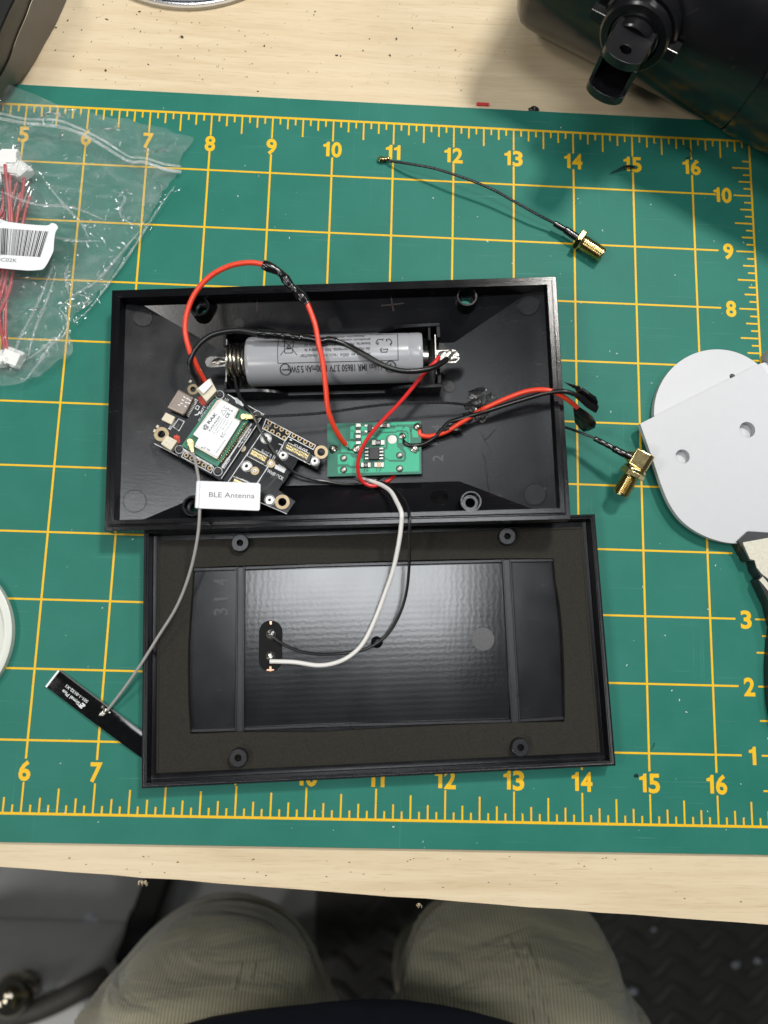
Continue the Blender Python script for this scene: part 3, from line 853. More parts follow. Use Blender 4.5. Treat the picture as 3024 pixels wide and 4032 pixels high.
# mezzanine connectors
for nm, P4, n in (('slot_connector', [(1240, 1165), (1490, 1292), (1462, 1362), (1216, 1232)], 16), ('slot_connector', [(930, 1222), (1090, 1308), (1058, 1376), (893, 1288)], 11), ('slot_connector', [(762, 1492), (905, 1552), (880, 1640), (735, 1565)], 10)):
    Q = b5(P4); m = MB(); m.prism(BF, Q, .06, .115); sc_ = m.build(nm, M['chip'], brd, 0, .006)
    a, b, c, d = [V(x) for x in Q]; mg = MB(); ms = MB()
    mg2 = MB()
    for i in range(n):
        t = .12+.76*i/(n-1)
        for s0, s1, h in ((.24, .40, .117), (.56, .72, .117)):
            p0 = a.lerp(b, t); p1 = d.lerp(c, t); e0_ = p0.lerp(p1, s0); e1_ = p0.lerp(p1, s1)
            mg.line(BF, [e0_, e1_], .013, .11, h)
        p0 = a.lerp(b, t); p1 = d.lerp(c, t); ms.line(BF, [p0.lerp(p1, .95), p0.lerp(p1, 1.1)], .013, .06, .075); ms.line(BF, [p0.lerp(p1, -.1), p0.lerp(p1, .05)], .013, .06, .075)
    mg.build('gold_contact', M['gold'], sc_, 0); ms.build('solder_leg', M['nickel'], sc_, 0)
# silkscreen
mb = MB(); h0, h1 = .0615, .0640
SL = lambda L, wd=.014, closed=False: mb.line(BF, b5(L), wd, h0, h1, closed)
SL([(1062, 948), (1523, 1192), (1500, 1232), (1268, 1110), (1240, 1152), (1028, 1036)], .012, True)
SL([(1090, 962), (1118, 980), (1096, 1018), (1060, 1003)], .010); SL([(1292, 1076), (1268, 1115)], .010)
SL([(1030, 1062), (700, 1545)], .012); SL([(1000, 1080), (868, 1178)], .010) if 0 else None
SL([(1180, 1180), (1215, 1192), (1190, 1240), (965, 1560)], .010); SL([(1165, 1240), (985, 1545)], .008)
SL([(640, 1508), (700, 1420)], .010)
SL([(1232, 1158), (1500, 1296), (1470, 1372), (1204, 1236)], .008, True); SL([(922, 1214), (1102, 1304), (1064, 1388), (884, 1292)], .008, True); SL([(755, 1484), (925, 1556)], .010)
SL([(20, 1178), (195, 1268), (640, 1520)], .010); SL([(1010, 1728), (1252, 1832)], .008)
mb.prism(BF, b5([(1150, 1372), (1172, 1380), (1180, 1368), (1250, 1412), (1228, 1452), (1140, 1408)]), h0, h1)
mb.prism(BF, b5([(1292, 1130), (1306, 1152), (1278, 1146)]), h0, h1)
for s, a, b, hh in (('WisBLOCK', (1066, 1440), (1215, 1522), 30), ('IO SLOT', (1318, 1200), (1440, 1262), 24), ('SLOT B', (1012, 1252), (1105, 1302), 24), ('SLOT C', (828, 1524), (900, 1560), 22), ('RESET', (170, 1050), (222, 960), 24)):
    text_uv(mb, BF, s, *b5([a, b]), hh*hr, h1, .015)
SL([(195, 1020), (245, 945), (298, 972), (248, 1058)], .010, True); SL([(400, 910), (425, 905), (440, 880)], .016)
SL([(415, 820), (440, 832), (425, 862), (400, 850)], .010, True)
tag(mb.build('silkscreen', M['silk'], brd, 0), kind='stuff')
mb = MB(); mb.line(BF, b5([(1115, 1485), (1160, 1490), (1085, 1575), (1040, 1600), (1095, 1612)]), .035, h0, .0650); mb.build('marker_scribble', M['ink'], brd, 0)
# small parts on the board
def pbox(par, name, mt, P4, h0, h1, bev=.006, c=c5, lab=None):
    m = MB(); m.prism(BF, BF.pts(c, P4, h1), h0, h1); return m.build(name, mt, par, 0, bev, 2, lab)


usb = pbox(brd, 'usb_socket', M['usb'], [(122, 835), (236, 655), (390, 742), (300, 915)], .06, .19, .03)
mb = MB()
for i in range(12):
    a = V(b5([(312, 915), (405, 755)])[0]).lerp(V(b5([(312, 915), (405, 755)])[1]), (i+.3)/12); d = V(b5([(0, 0), (24, 13)])[1])-V(b5([(0, 0), (24, 13)])[0])
    mb.line(BF, [a, a+d], .012, .06, .08)
mb.build('usb_leg', M['nickel'], usb, 0)
mb = MB()
for x, y in ((300, 742), (328, 757), (352, 772), (285, 770), (318, 792), (345, 800), (275, 800), (250, 815), (310, 830)):
    mb.prism(BF, b5([(x-9, y-6), (x+9, y+3), (x+7, y+8), (x-11, y-1)], .19), .188, .1915)
mb.build('shell_slot', M['silver'], usb, 0)


def jst(P4, h, mt=M['cream']):
    j = pbox(brd, 'plug_socket', mt, P4, .06, h, .008); return j


j1 = jst([(410, 668), (540, 565), (600, 682), (505, 785)], .25)
j2 = jst([(78, 1178), (135, 1098), (232, 1152), (172, 1240)], .24)
mb = MB()
for x, y in ((130, 1165), (155, 1140), (182, 1150), (160, 1180)):
    mb.prism(BF, b5([(x-10, y-5), (x+8, y-9), (x+10, y+5), (x-8, y+9)], .24), .23, .2425)
mb.build('pin', M['nickel'], j2, 0)
pbox(brd, 'polarity_print', M['redp'], [(198, 1100), (255, 1105), (262, 1180), (222, 1215), (205, 1160)], .06, .064, 0)
pbox(brd, 'polarity_print', M['redp'], [(420, 740), (470, 735), (545, 800), (470, 825), (432, 780)], .06, .064, 0)
mb = MB()
for a, b in (((438, 792), (485, 800)), ((468, 775), (455, 815)), ((205, 1110), (250, 1112)), ((230, 1095), (226, 1130))): mb.line(BF, b5([a, b]), .010, .064, .0655)
tag(mb.build('plus_print', M['red'], brd, 0), kind='stuff')
pbox(brd, 'reset_button', M['cream'], [(82, 952), (125, 885), (212, 928), (178, 998)], .06, .13)
for P4, mt in (([(335, 600), (352, 580), (372, 590), (358, 612)], 'cream'), ([(30, 1020), (45, 1000), (64, 1010), (50, 1034)], 'cream'), ([(5, 1062), (18, 1040), (34, 1050), (22, 1074)], 'cream'), ([(210, 1028), (240, 985), (268, 998), (240, 1042)], 'chip')): pbox(brd, 'small_component', M[mt], P4, .06, .09, .004)
# core board -------------------------------------------------------
core = pbox(brd, 'core_board', M['pcbk'], [(605, 660), (700, 722), (1045, 905), (640, 1520), (235, 1290), (205, 1240)], .066, .122, 0)
for x, y, r in ((628, 722, 40), (978, 912, 42), (612, 1437, 40), (252, 1232, 38)):
    ring(core, 'screw_ring', M['silk'], x, y, r*.88, r, .12, .1245); u, v = BF.uv(c5(x, y), .122); k = hr*r; m = MB()
    m.lathe(BF.at(u, v), [(k*.84, .12), (k*.84, .13), (k*.62, .135), (k*.6, .128), (k*.5, .15), (k*.2, .15), (k*.15, .135), (0, .135)], 22); m.build('screw', M['chip'], core, 40)
for x, y in ((316, 1286), (368, 1314), (428, 1348), (481, 1378), (535, 1407)):
    ring(core, 'header_pad', M['pad'], x, y, 11, 21, .12, .127, 16); u, v = BF.uv(c5(x, y), .122); m = MB(); m.lathe(BF.at(u, v), [(11*hr, .1235), (0, .1235)], 12); m.build('pad_hole', M['dark'], core, 0)
mb = MB(); S2 = lambda L, wd=.010, closed=False, c=c5: mb.line(BF, BF.pts(c, L, .122), wd, .1215, .1242, closed)
S2([(300, 1248), (572, 1398), (548, 1452), (272, 1300)], .010, True); S2([(510, 1372), (488, 1418)], .008)
S2([(645, 1500), (1040, 900)], .010); S2([(705, 718), (1040, 905)], .010)
mb.prism(BF, b5([(735, 742), (790, 752), (855, 815), (845, 830), (780, 798), (772, 770)], .122), .1215, .1245)
for s, a, b, hh in (('A1 GC6L1 IOC7A11', (440, 975), (590, 772), 20), ('BATT', (455, 905), (500, 832), 20), ('U1', (672, 768), (705, 784), 20), ('V-OAN0A', (845, 1180), (930, 1040), 18), ('GREEERBB', (808, 1165), (905, 1020), 18)):
    text_uv(mb, BF, s, *BF.pts(c5, [a, b], .122), hh*hr, .1242, .02)
for i in range(14):                           # passives beside the module
    t = i/13; x = 655+(905-655)*t; y = 1400+(1022-1400)*t
    S2([(x, y), (x+16, y-24)], .022)
for i in range(9): S2([(300+i*30, 1235+i*17), (316+i*30, 1244+i*17)], .020)
for x, y in ((660, 1390), (690, 1345), (800, 1190)): S2([(x-14, y+2), (x+10, y-34), (x+34, y-20), (x+10, y+18)], .007, True)
for i in range(8): S2([(318+i*14, 1160-i*22), (330+i*14, 1140-i*22)], .014)
tag(mb.build('silkscreen', M['silk'], core, 0), kind='stuff')
mod = pbox(core, 'radio_module', M['modg'], [(590, 752), (938, 905), (605, 1395), (272, 1195)], .121, .150, 0)
mb = MB()
for i in range(17):
    t = i/16
    for o in (0, 30):
        x = 618+o+(858-618)*t; y = 1330+o*.5+(1000-1330)*t; mb.blob(BF.p(*BF.uv(c5(x, y), .15), .150), .016, fr=BF, n=8, half=True)
tag(mb.build('gold_via', M['gold'], mod), kind='stuff')
sh = MB(); can = [(600, 770), (640, 760), (812, 860), (775, 938), (832, 968), (608, 1330), (385, 1205), (430, 1130), (375, 1095)]
sh.prism(BF, BF.pts(c5, can, .2), .149, .222); can_o = sh.build('shield_can', M['shield'], mod, 0, .012, 2)
lab = [(640, 786), (666, 784), (782, 845), (787, 862), (757, 922), (763, 945), (808, 972), (812, 990), (620, 1288), (600, 1298), (412, 1195), (402, 1182), (432, 1128), (428, 1116), (392, 1098), (386, 1082)]
mb = MB(); mb.prism(BF, BF.pts(c5, lab, .222), .2225, .2255); lb = mb.build('label', M['paper'], mod, 0)
mb = MB(); kk = .98*11.95/FPX/5.3516
for s, a, b, hh, bo_ in (('RAK', (556, 590), (728, 372), 60, .03), ('RAK4630', (572, 748), (792, 432), 36, .01), ('LoRa', (855, 240), (1000, 318), 44, 0), ('BLE', (575, 1128), (450, 1060), 40, 0), ('C€'[0]+'E', (938, 470), (1000, 370), 62, .02), ('MADE IN CHINA', (708, 1205), (908, 925), 26, 0), ('KC', (845, 880), (905, 790), 70, 0)):
    text_uv(mb, BF, s, *BF.pts(cK, [a, b], .226), hh*kk, .2262, bo_)
for r in (22, 38, 54):                        # maker's mark: broken rings
    for k in range(3):
        a0 = k*2.094+r*.03; L = [(480+r*math.cos(a0+i*.28), 655+r*math.sin(a0+i*.28)) for i in range(6)]; mb.line(BF, BF.pts(cK, L, .226), .008, .2255, .2262)
mb.line(BF, BF.pts(cK, [(805, 305), (920, 300), (855, 410)], .226), .005, .2255, .2262, True)
mb.prism(BF, BF.pts(cK, [(1025, 288), (1062, 315), (1018, 330)], .226), .2255, .2262); mb.prism(BF, BF.pts(cK, [(385, 1090), (405, 1060), (430, 1100)], .226), .2255, .2262)
tag(mb.build('label_print', M['ink'], lb, 0), kind='stuff')
mb = MB()
for s, a, b, hh in (('FCC ID 2AF6B-RAK4631', (618, 770), (830, 440), 20), ('IC 25908-RAK4630', (660, 790), (872, 470), 20), ('CMIIT AC1F06FP', (705, 815), (915, 495), 20), ('FE1CB3A1', (845, 712), (972, 520), 22), ('R-R-RAK4630', (888, 768), (1052, 528), 20)):
    text_uv(mb, BF, s, *BF.pts(cK, [a, b], .226), hh*kk, .2262)
tag(mb.build('small_print', M['inkg'], lb, 0), kind='stuff')
fin(brd)

# ================================================================== charger board
pn = TF.z; pz = FL+.13
p0 = TF.p(0, 0, pz)
PF = Fr(onp(1288.6, 1667.7, p0, pn), onp(1657.8, 1658.4, p0, pn)-onp(1288.6, 1667.7, p0, pn)+onp(1662, 1870, p0, pn)-onp(1288.6, 1874.5, p0, pn), z=pn)
pcb = thing('charger_board', 'bright green charger board with a black chip and round solder joints', 'circuit board')
pp = lambda L, h=0: PF.pts(cP, L, h)
mb = MB(); mb.prism(PF, pp([(33, 112), (1490, 70), (1502, 890), (36, 935)]), -.06, 0); mb.build('board', M['pcbg'], pcb, 0)
mb = MB(); eg = MB()
for L in ([(250, 390), (420, 385), (560, 430), (560, 540), (440, 575), (380, 556), (250, 555)],
          [(195, 590), (382, 586), (432, 642), (592, 655), (592, 738), (545, 770), (400, 772), (352, 745), (198, 745)],
          [(195, 782), (342, 780), (388, 806), (740, 806), (930, 700), (935, 655), (1010, 706), (1232, 706), (1262, 662), (1258, 550), (1206, 482), (1262, 478), (1330, 545), (1465, 542), (1466, 855), (200, 886)],
          [(925, 525), (972, 500), (976, 380), (1000, 345), (1085, 340), (1115, 380), (1120, 470), (1222, 570), (1226, 672), (992, 676), (930, 632)],
          [(812, 330), (880, 262), (1105, 256), (1125, 240), (1255, 242), (1282, 282), (1282, 412), (1150, 412), (1142, 310), (1080, 276), (990, 284), (945, 330), (942, 480), (860, 470), (835, 440)],
          [(845, 190), (1085, 188), (1105, 160), (1285, 160), (1312, 190), (1330, 420), (1296, 420), (1298, 250), (1260, 220), (1120, 215), (1090, 238), (890, 238), (840, 215)],
          [(1350, 160), (1382, 180), (1450, 255), (1450, 326), (1366, 328), (1348, 250)],
          [(395, 160), (425, 145), (660, 150), (660, 230), (470, 235), (440, 262), (435, 330), (470, 340), (390, 350)],
          [(560, 300), (640, 300), (790, 310), (770, 330), (640, 335), (620, 430), (570, 430)],
          [(1010, 95), (1460, 85), (1400, 120), (1330, 125), (1110, 128), (1090, 150), (1010, 152)]):
    mb.prism(PF, pp(L), 0, .004, bottom=False)
tag(mb.build('copper_area', M['trace'], pcb, 0), kind='stuff')
for i, (x, y, r, mt) in enumerate(((125, 508, 62, 'solder'), (480, 510, 64, 'solder'), (290, 650, 55, 'dome'), (290, 830, 54, 'dome'), (1160, 605, 55, 'dome'), (1160, 812, 56, 'dome'), (1205, 305, 54, 'solder'), (1437, 160, 60, 'solder'), (1395, 505, 62, 'solder'))):
    u, v = PF.uv(cP(x, y)); m = MB(); m.blob(PF.p(u, v, .0), r*12./FPX/3.95, 1, 1, .7, PF, .35 if mt == 'solder' else .05, 16, i, True); m.build('solder_joint', M[mt], pcb, 50)
u, v = PF.uv(cP(1043, 360)); m = MB(); k = 70*12/FPX/3.95; m.lathe(PF.at(u, v), [(k, 0), (k*.95, .012), (0, .016)], 24); m.build('flat_pad', M['dome'], pcb)


def pb(name, mt, x0, y0, x1, y1, h, par=pcb, lab=None):
    m = MB(); m.prism(PF, pp([(x0, y0), (x1, y0-(x1-x0)*.02), (x1+2, y1), (x0+2, y1+(x1-x0)*.02)], h), 0, h); return m.build(name, mt, par, 0, .006, 2, lab)


ch = pb('chip', M['chip'], 685, 482, 835, 662, .075)
for y in (497, 550, 602, 652):
    for a, b in ((612, 684), (836, 915)):
        m = MB(); m.prism(PF, pp([(a, y-15), (b, y-16), (b, y+15), (a, y+16)], .03), 0, .035); m.build('leg', M['nickel'], ch, 0, .008)


def smd(x0, y0, x1, y1, body='chip', vert=False, txt=None):
    b = pb('resistor' if body == 'chip' else 'capacitor', M[body], x0, y0, x1, y1, .035)
    if vert: e = ((x0-3, y0-2, x1+3, y0+(y1-y0)*.36), (x0-3, y0+(y1-y0)*.68, x1+3, y1+2))
    else: e = ((x0-2, y0-3, x0+(x1-x0)*.30, y1+3), (x0+(x1-x0)*.70, y0-3, x1+2, y1+3))
    for q in e: pb('end_cap', M['solder'], *q, .038, b)
    if txt:
        m = MB(); fr_ = pp([(x0+(x1-x0)*.66, y0+(y1-y0)*.30), (x0+(x1-x0)*.34, y0+(y1-y0)*.30)], .036)
        text_uv(m, PF, txt, fr_[0], fr_[1], .036, .0362, .01); m.build('print', M['silk'], b, 0)


smd(725, 365, 922, 440, txt='R050'); smd(556, 715, 706, 785, txt='101'); smd(765, 712, 912, 785, 'tan'); smd(475, 108, 550, 258, vert=True); smd(475, 282, 550, 428, vert=True); smd(850, 108, 1000, 165, txt='223')
tr_ = pb('transistor', M['chip'], 668, 122, 732, 226, .06)
for x, y in ((635, 140), (635, 230), (755, 185)): pb('leg', M['nickel'], x-26, y-20, x+26, y+20, .015, tr_)
mb = MB()
for s, a, b, hh in (('R3', (672, 812), (598, 815), 42), ('C1', (870, 808), (798, 812), 42), ('R1', (1215, 150), (1180, 215), 26), ('R2', (455, 350), (400, 350), 28), ('C2', (455, 210), (405, 210), 30), ('R4', (1075, 128), (1020, 130), 30), ('Q1', (890, 205), (840, 210), 30), ('C3', (1345, 160), (1320, 225), 26)):
    text_uv(mb, PF, s, *pp([a, b], .005), hh*12/FPX/3.95, .0055, .01)
tag(mb.build('silkscreen', M['ink'], pcb, 0), kind='stuff')
fin(pcb)

# ================================================================== wires
def wpath(L, n=6): return smooth([W(*p) for p in L], n)


def cc_(c, L): return [(*c(x, y), z) for x, y, z in L]


# orange-red thick wire (controller -> charger)
t = thing('red_jumper_wire', 'thick orange-red wire looping over the tray edge with one black sleeve', 'wire')
a = cc_(c5, [(495, 612, .62), (470, 560, .72), (425, 480, .85), (385, 390, .95), (345, 300, 1.02)])+[(730, 1310, 1.08), (734, 1240, 1.12), (765, 1160, 1.16), (825, 1090, 1.2), (905, 1047, 1.24), (985, 1034, 1.26), (1042, 1043, 1.24)]
MB().tube(wpath(a), .038, 12).build('wire', M['red'], t)
s_ = [(1036, 1041, 1.24), (1100, 1072, 1.22), (1138, 1116, 1.19), (1180, 1160, 1.16), (1212, 1196, 1.14)]
MB().tube(wpath(s_, 8), [.064+.012*math.sin(i*.55)+(-.010 if 13 < i < 19 else 0) for i in range(33)], 14).build('heat_shrink', M['shrink'], t)
b = [(1208, 1190, 1.14), (1240, 1275, 1.10)]+cc_(c6, [(130, 250, 1.06), (165, 400, 1.0), (195, 650, .9), (215, 850, .8), (265, 1000, .66), (330, 1120, .5), (378, 1182, .38)])
MB().tube(wpath(b), .038, 12).build('wire', M['red'], t)
mb = MB()
for k in range(5):
    o = (k-2)*5
    mb.tube(wpath(cc_(c6, [(372+o, 1178, .38), (400+o*.6, 1215, .34+.01*k), (430+o*.5, 1245, .31), (462, 1240+o*.4, .30)]), 4), .011, 6)
mb.build('bare_strand', M['solder'], t); fin(t)

t = thing('black_jumper_wire', 'thick black wire crossing the battery with a two-step sleeve in its middle', 'wire')
a = cc_(c5, [(462, 648, .62), (430, 600, .72), (385, 530, .84), (358, 470, .92), (352, 405, .98), (395, 305, 1.0), (480, 212, 1.0), (600, 150, 1.0), (800, 122, 1.0), (995, 150, 1.0)])
MB().tube(wpath(a), .041, 12).build('wire', M['blk'], t)
MB().tube(wpath(cc_(c5, [(985, 149, 1.0), (1090, 158, 1.0), (1200, 165, 1.0), (1300, 180, 1.0), (1385, 192, 1.0)])), [.066+.012*(noise.noise(V((i*.31, 2, 0)))) for i in range(25)], 14).build('heat_shrink', M['shrink'], t)
MB().tube(wpath(cc_(c5, [(1375, 190, 1.0), (1480, 205, .99), (1580, 222, .98)])+cc_(c6, [(230, 210, .97), (300, 224, .96)])), [.060, .058]+[.054+.004*noise.noise(V((i*.4, 5, 0))) for i in range(23)], 14).build('heat_shrink', M['shrink'], t)
b = cc_(c6, [(290, 222, .96), (400, 262, .94), (550, 342, 1.0), (700, 430, 1.02), (850, 488, 1.02), (1000, 503, 1.02), (1150, 482, .98), (1260, 438, .90), (1325, 388, .82)])
MB().tube(wpath(b), .041, 12).build('wire', M['blk'], t)
mb = MB()
for k in range(4): mb.tube(wpath(cc_(c6, [(1318+k*4, 392, .82), (1350+k*5, 362, .80), (1372+k*4, 330, .79)]), 4), .012, 6)
mb.build('bare_strand', M['solder'], t); fin(t)
# the white plug that both wires enter
pl = MB(); pl.prism(BF, BF.pts(c5, [(425, 660), (528, 572), (560, 628), (478, 716)], .29), .255, .30)
x = pl.build('wire_plug', M['natural'], None, 0, .01, 2); tag(fin(x), 'small white plug pressed into the cream socket beside the USB port', 'plug')

t = thing('thin_red_wire', 'thin red wire from the battery contact looping around the green charger board', 'wire')
a = cc_(c6, [(1255, 368, .80), (1200, 432, .84), (1100, 540, .80), (900, 780, .70), (700, 990, .68), (600, 1112, .64), (525, 1240, .58), (495, 1380, .50), (512, 1490, .42), (560, 1547, .36), (640, 1572, .33), (740, 1545, .27), (850, 1472, .20), (950, 1400, .17)])
MB().tube(wpath(a), .029, 10).build('wire', M['redt'], t); fin(t)
t = thing('thin_black_wire', 'thin black wire from the spring contact across the controller board to the charger', 'wire')
a = cc_(c5, [(725, 352, .42), (738, 430, .50), (762, 545, .56), (790, 680, .62), (850, 790, .68), (930, 890, .72), (1000, 1040, .70), (1100, 1200, .62), (1200, 1340, .54), (1330, 1450, .42), (1500, 1510, .30)])+cc_(c6, [(200, 1530, .26), (350, 1556, .25), (550, 1550, .25), (700, 1500, .22), (780, 1440, .2)])
MB().tube(wpath(a), .0215, 8).build('wire', M['blk'], t); fin(t)


def ufl(par, fr, mt=None, L=.13):             # small push-on coax plug; fr.x points along the cable, fr.z up
    m = MB(); m.lathe(fr, [(0, .055), (.045, .055), (.05, .048), (.05, .0), (.042, -.01)], 18)
    m.box(fr, .01, L, -.035, .035, .008, .052); m.box(fr, L*.62, L+.04, -.026, .026, .004, .06); m.box(fr, .02, .06, -.048, .048, .004, .044)
    return m.build('coax_plug', M['gold'], par, 30, .005)


def sma(par, fr, L=.34, nut=True):            # threaded socket along fr.z
    pr = [(.0, 0), (.125, 0)]; n = 11
    for i in range(n):
        w = .03+(L-.05)*i/n; pr += [(.112, w), (.126, w+.4*(L-.05)/n), (.126, w+.6*(L-.05)/n), (.112, w+.95*(L-.05)/n)]
    pr += [(.112, L-.01), (.105, L), (.075, L), (.072, L-.16), (.02, L-.16), (.018, L-.03), (0, L-.03)]
    m = MB(); m.lathe(fr, pr, 28); return m.build('threaded_socket', M['gold'], par, 40)


# antenna lead inside, out under the east wall
t = thing('antenna_lead', 'thin black coax lead with a right-angle gold connector beside the white plates', 'cable')
a = cc_(c5, [(960, 929, .66)])+cc_(c6, [(0, 905, .66), (250, 880, .66), (600, 830, .66), (850, 805, .66), (1050, 795, .66), (1300, 795, .64), (1500, 812, .58), (1640, 832, .48)])+[(1925, 1614, .30), (1990, 1632, .20), (2100, 1655, .16), (2180, 1672, .20)]+cc_(cE, [(780, 1312, .28), (890, 1350, .36), (1020, 1402, .44)])
MB().tube(wpath(a), .0205, 8).build('coax', M['coax'], t)
u, v = BF.uv(c5(852, 925), .2); fr = Fr(BF.p(u, v, .16), W(*c5(955, 930), .6)-W(*c5(852, 925), .6), z=BF.z); ufl(t, fr, L=.16)
hs = cc_(cE, [(1018, 1402, .44), (1060, 1425, .46), (1120, 1455, .48), (1180, 1488, .50), (1240, 1520, .52), (1330, 1560, .54)])
MB().tube(wpath(hs, 6), [.040+(.012 if i > 17 else 0)+.002*math.sin(i*1.1) for i in range(31)], 14).build('heat_shrink', M['shrink'], t)
E0 = W(*cE(1385, 1590), .50); ax = (W(*cE(1160, 1800), .30)-W(*cE(1390, 1600), .50)).normalized()
ct = (W(*cE(1330, 1560), .54)-W(*cE(1040, 1410), .46)).normalized()
sf = Fr(E0, ct, z=ax)
m = MB(); k = .135
m.prism(sf, [(-.14, -k), (.10, -k), (.155, -.08), (.155, .08), (.10, k), (-.14, k)], -.16, .10)
m.build('elbow', M['gold'], t, 20, .022, 3)
m = MB(); m.lathe(sf, [(0, .10), (.15, .10), (.18, .12), (.18, .155), (.13, .16)], 28)
ring_ = [(.19*math.cos(i*math.pi/3), .19*math.sin(i*math.pi/3)) for i in range(6)]; m.prism(sf, ring_, .165, .24); m.build('hex_nut', M['gold'], t, 30, .008)
sma(t, sf.at(0, 0, .24), .33); m = MB(); m.lathe(Fr(E0-ct*.14, sf.y, z=-ct), [(.09, 0), (.07, .07), (.055, .07)], 20); m.build('crimp', M['gold'], t)
fin(t)

# spare pigtail on the mat
t = thing('antenna_pigtail', 'loose black pigtail with a straight gold connector lying above the tray on the mat', 'cable')
a = cc_(cPg, [(135, 90, .07), (200, 98, .13), (290, 112, .20), (420, 136, .26), (560, 178, .30), (700, 228, .30), (830, 285, .28), (950, 352, .25), (1080, 425, .22), (1160, 468, .19), (1225, 500, .17)])
MB().tube(wpath(a), .021, 8).build('coax', M['coax'], t)
MB().tube(wpath(cc_(cPg, [(1215, 496, .17), (1250, 518, .165), (1290, 540, .16), (1330, 568, .155), (1375, 598, .15)]), 6), [.046 if i < 12 else .060 for i in range(25)], 14).build('heat_shrink', M['shrink'], t)
f0 = W(*cPg(1350, 588), .15); f1 = W(*cPg(1520, 700), .15); sf = Fr(f0, (0, 0, 1), z=f1-f0)
hx = [(.185*math.cos(i*math.pi/3+.5), .185*math.sin(i*math.pi/3+.5)) for i in range(6)]
m = MB(); m.prism(sf, hx, .04, .13); m.build('hex_nut', M['gold'], t, 30, .012)
sma(t, sf.at(0, 0, .13), (f1-f0).length-.10)
fr = Fr(W(*cPg(82, 86), .03), W(*cPg(135, 90), .05)-W(*cPg(82, 86), .03), z=(0, .55, .83)); ufl(t, fr, L=.11); fin(t)

# load pair
t = thing('load_wire_red', 'short orange-red lead from the charger corner, out through glue to a limp black sleeve', 'wire')
a = cc_(c6, [(1050, 1015, .30), (1068, 1062, .36), (1078, 1095, .37), (1150, 1110, .38), (1270, 1086, .42), (1360, 1045, .46), (1430, 1000, .52), (1560, 920, .60), (1640, 868, .68)])+cc_(cE, [(130, 1152, .76), (300, 1076, .90), (450, 1022, 1.02), (580, 1004, 1.12), (680, 1020, 1.14), (760, 1060, 1.10), (830, 1110, 1.0), (875, 1150, .92)])
MB().tube(wpath(a), .036, 12).build('wire', M['red'], t)
fl = [W(*cE(*p), z) for p, z in (((845, 1160), .92), ((890, 1148), .92), ((960, 1190), .80), ((1005, 1228), .70), ((1030, 1272), .60), ((1020, 1310), .50), ((975, 1332), .42), ((928, 1345), .36), ((885, 1305), .5), ((855, 1265), .62), ((850, 1210), .8))]
def flag(pts, th=.03):
    n = len(pts); c = sum(pts, V())/n; m = MB()
    nr = V((0, 0, 0))
    for i in range(n): nr += (pts[i]-c).cross(pts[(i+1) % n]-c)
    nr.normalize(); top = [p+nr*th*.3 for p in pts]; bt = [p-nr*th*.3 for p in pts]
    mid_t = [c+(p-c)*.55+nr*th for p in pts]; mid_b = [c+(p-c)*.55-nr*th for p in pts]
    vs = top+bt+mid_t+mid_b+[c+nr*th*1.15, c-nr*th*1.15]; fs = []
    for i in range(n):
        j = (i+1) % n; fs += [(i, j, 2*n+j, 2*n+i), (n+j, n+i, 3*n+i, 3*n+j), (j, i, n+i, n+j), (2*n+i, 2*n+j, 4*n), (3*n+j, 3*n+i, 4*n+1)]
    return m.add(vs, fs)


flag(fl, .045).build('limp_sleeve', M['shrink'], t, 60); fin(t)
t = thing('load_wire_black', 'short black lead from the charger, out through glue to a folded black sleeve', 'wire')
a = cc_(c6, [(912, 1112, .30), (928, 1165, .36), (960, 1188, .37), (1010, 1196, .38), (1100, 1184, .38), (1200, 1130, .40), (1280, 1050, .44), (1350, 980, .48), (1460, 945, .54), (1590, 905, .64)])+cc_(cE, [(150, 1174, .74), (300, 1126, .86), (450, 1080, .98), (600, 1036, 1.10), (720, 1018, 1.18), (800, 1024, 1.20), (880, 1052, 1.14)])
MB().tube(wpath(a), .034, 12).build('wire', M['blk'], t)
mb = MB(); mb.tube(wpath(cc_(cE, [(872, 1048, 1.15), (930, 1090, 1.08), (975, 1125, 1.0), (1035, 1162, .92)]), 5), [.045+.02*min(1, i/8) for i in range(16)], 12, sy=.5)
mb.tube(wpath(cc_(cE, [(905, 1000, 1.12), (960, 1040, 1.10), (1022, 1080, 1.05)]), 5), [.035, .036, .036, .036, .036, .036, .036, .036, .036, .034, .034], 12, False)
mb.build('limp_sleeve', M['shrink'], t)
flag([W(*cE(*p), z) for p, z in (((768, 942), .95), ((850, 962), 1.05), ((915, 982), 1.12), ((960, 1022), 1.12), ((1040, 1085), 1.05), ((1046, 1110), 1.0), ((1030, 1165), .92), ((980, 1120), .98), ((905, 1062), 1.08), ((865, 1020), 1.10), ((858, 985), 1.06))], .03).build('sleeve_tail', M['shrink'], t, 60)
fin(t)

# solar pair to the lid
t = thing('white_panel_wire', 'thin white wire from under the charger board to the plus pad in the lid', 'wire')
a = cc_(c6, [(440, 1460, .14), (500, 1490, .18), (560, 1508, .20), (640, 1535, .28), (720, 1566, .40), (800, 1622, .58), (858, 1720, .78)])+cc_(cR, [(438, 90, .95), (438, 150, .92), (425, 250, .82), (395, 390, .66), (350, 520, .52), (300, 650, .42), (240, 770, .34), (170, 840, .28), (90, 877, .22), (0, 889, .18)])+cc_(cL, [(1400, 909, .15), (1300, 905, .13), (1262, 905, .125)])
MB().tube(wpath(a), .032, 10).build('wire', M['white'], t)
MB().tube(wpath(cc_(cL, [(1270, 905, .125), (1262, 895, .12), (1265, 880, .125)]), 4), .013, 6).build('bare_strand', M['solder'], t); fin(t)
t = thing('black_panel_wire', 'thin black wire from under the charger board to the minus pad in the lid', 'wire')
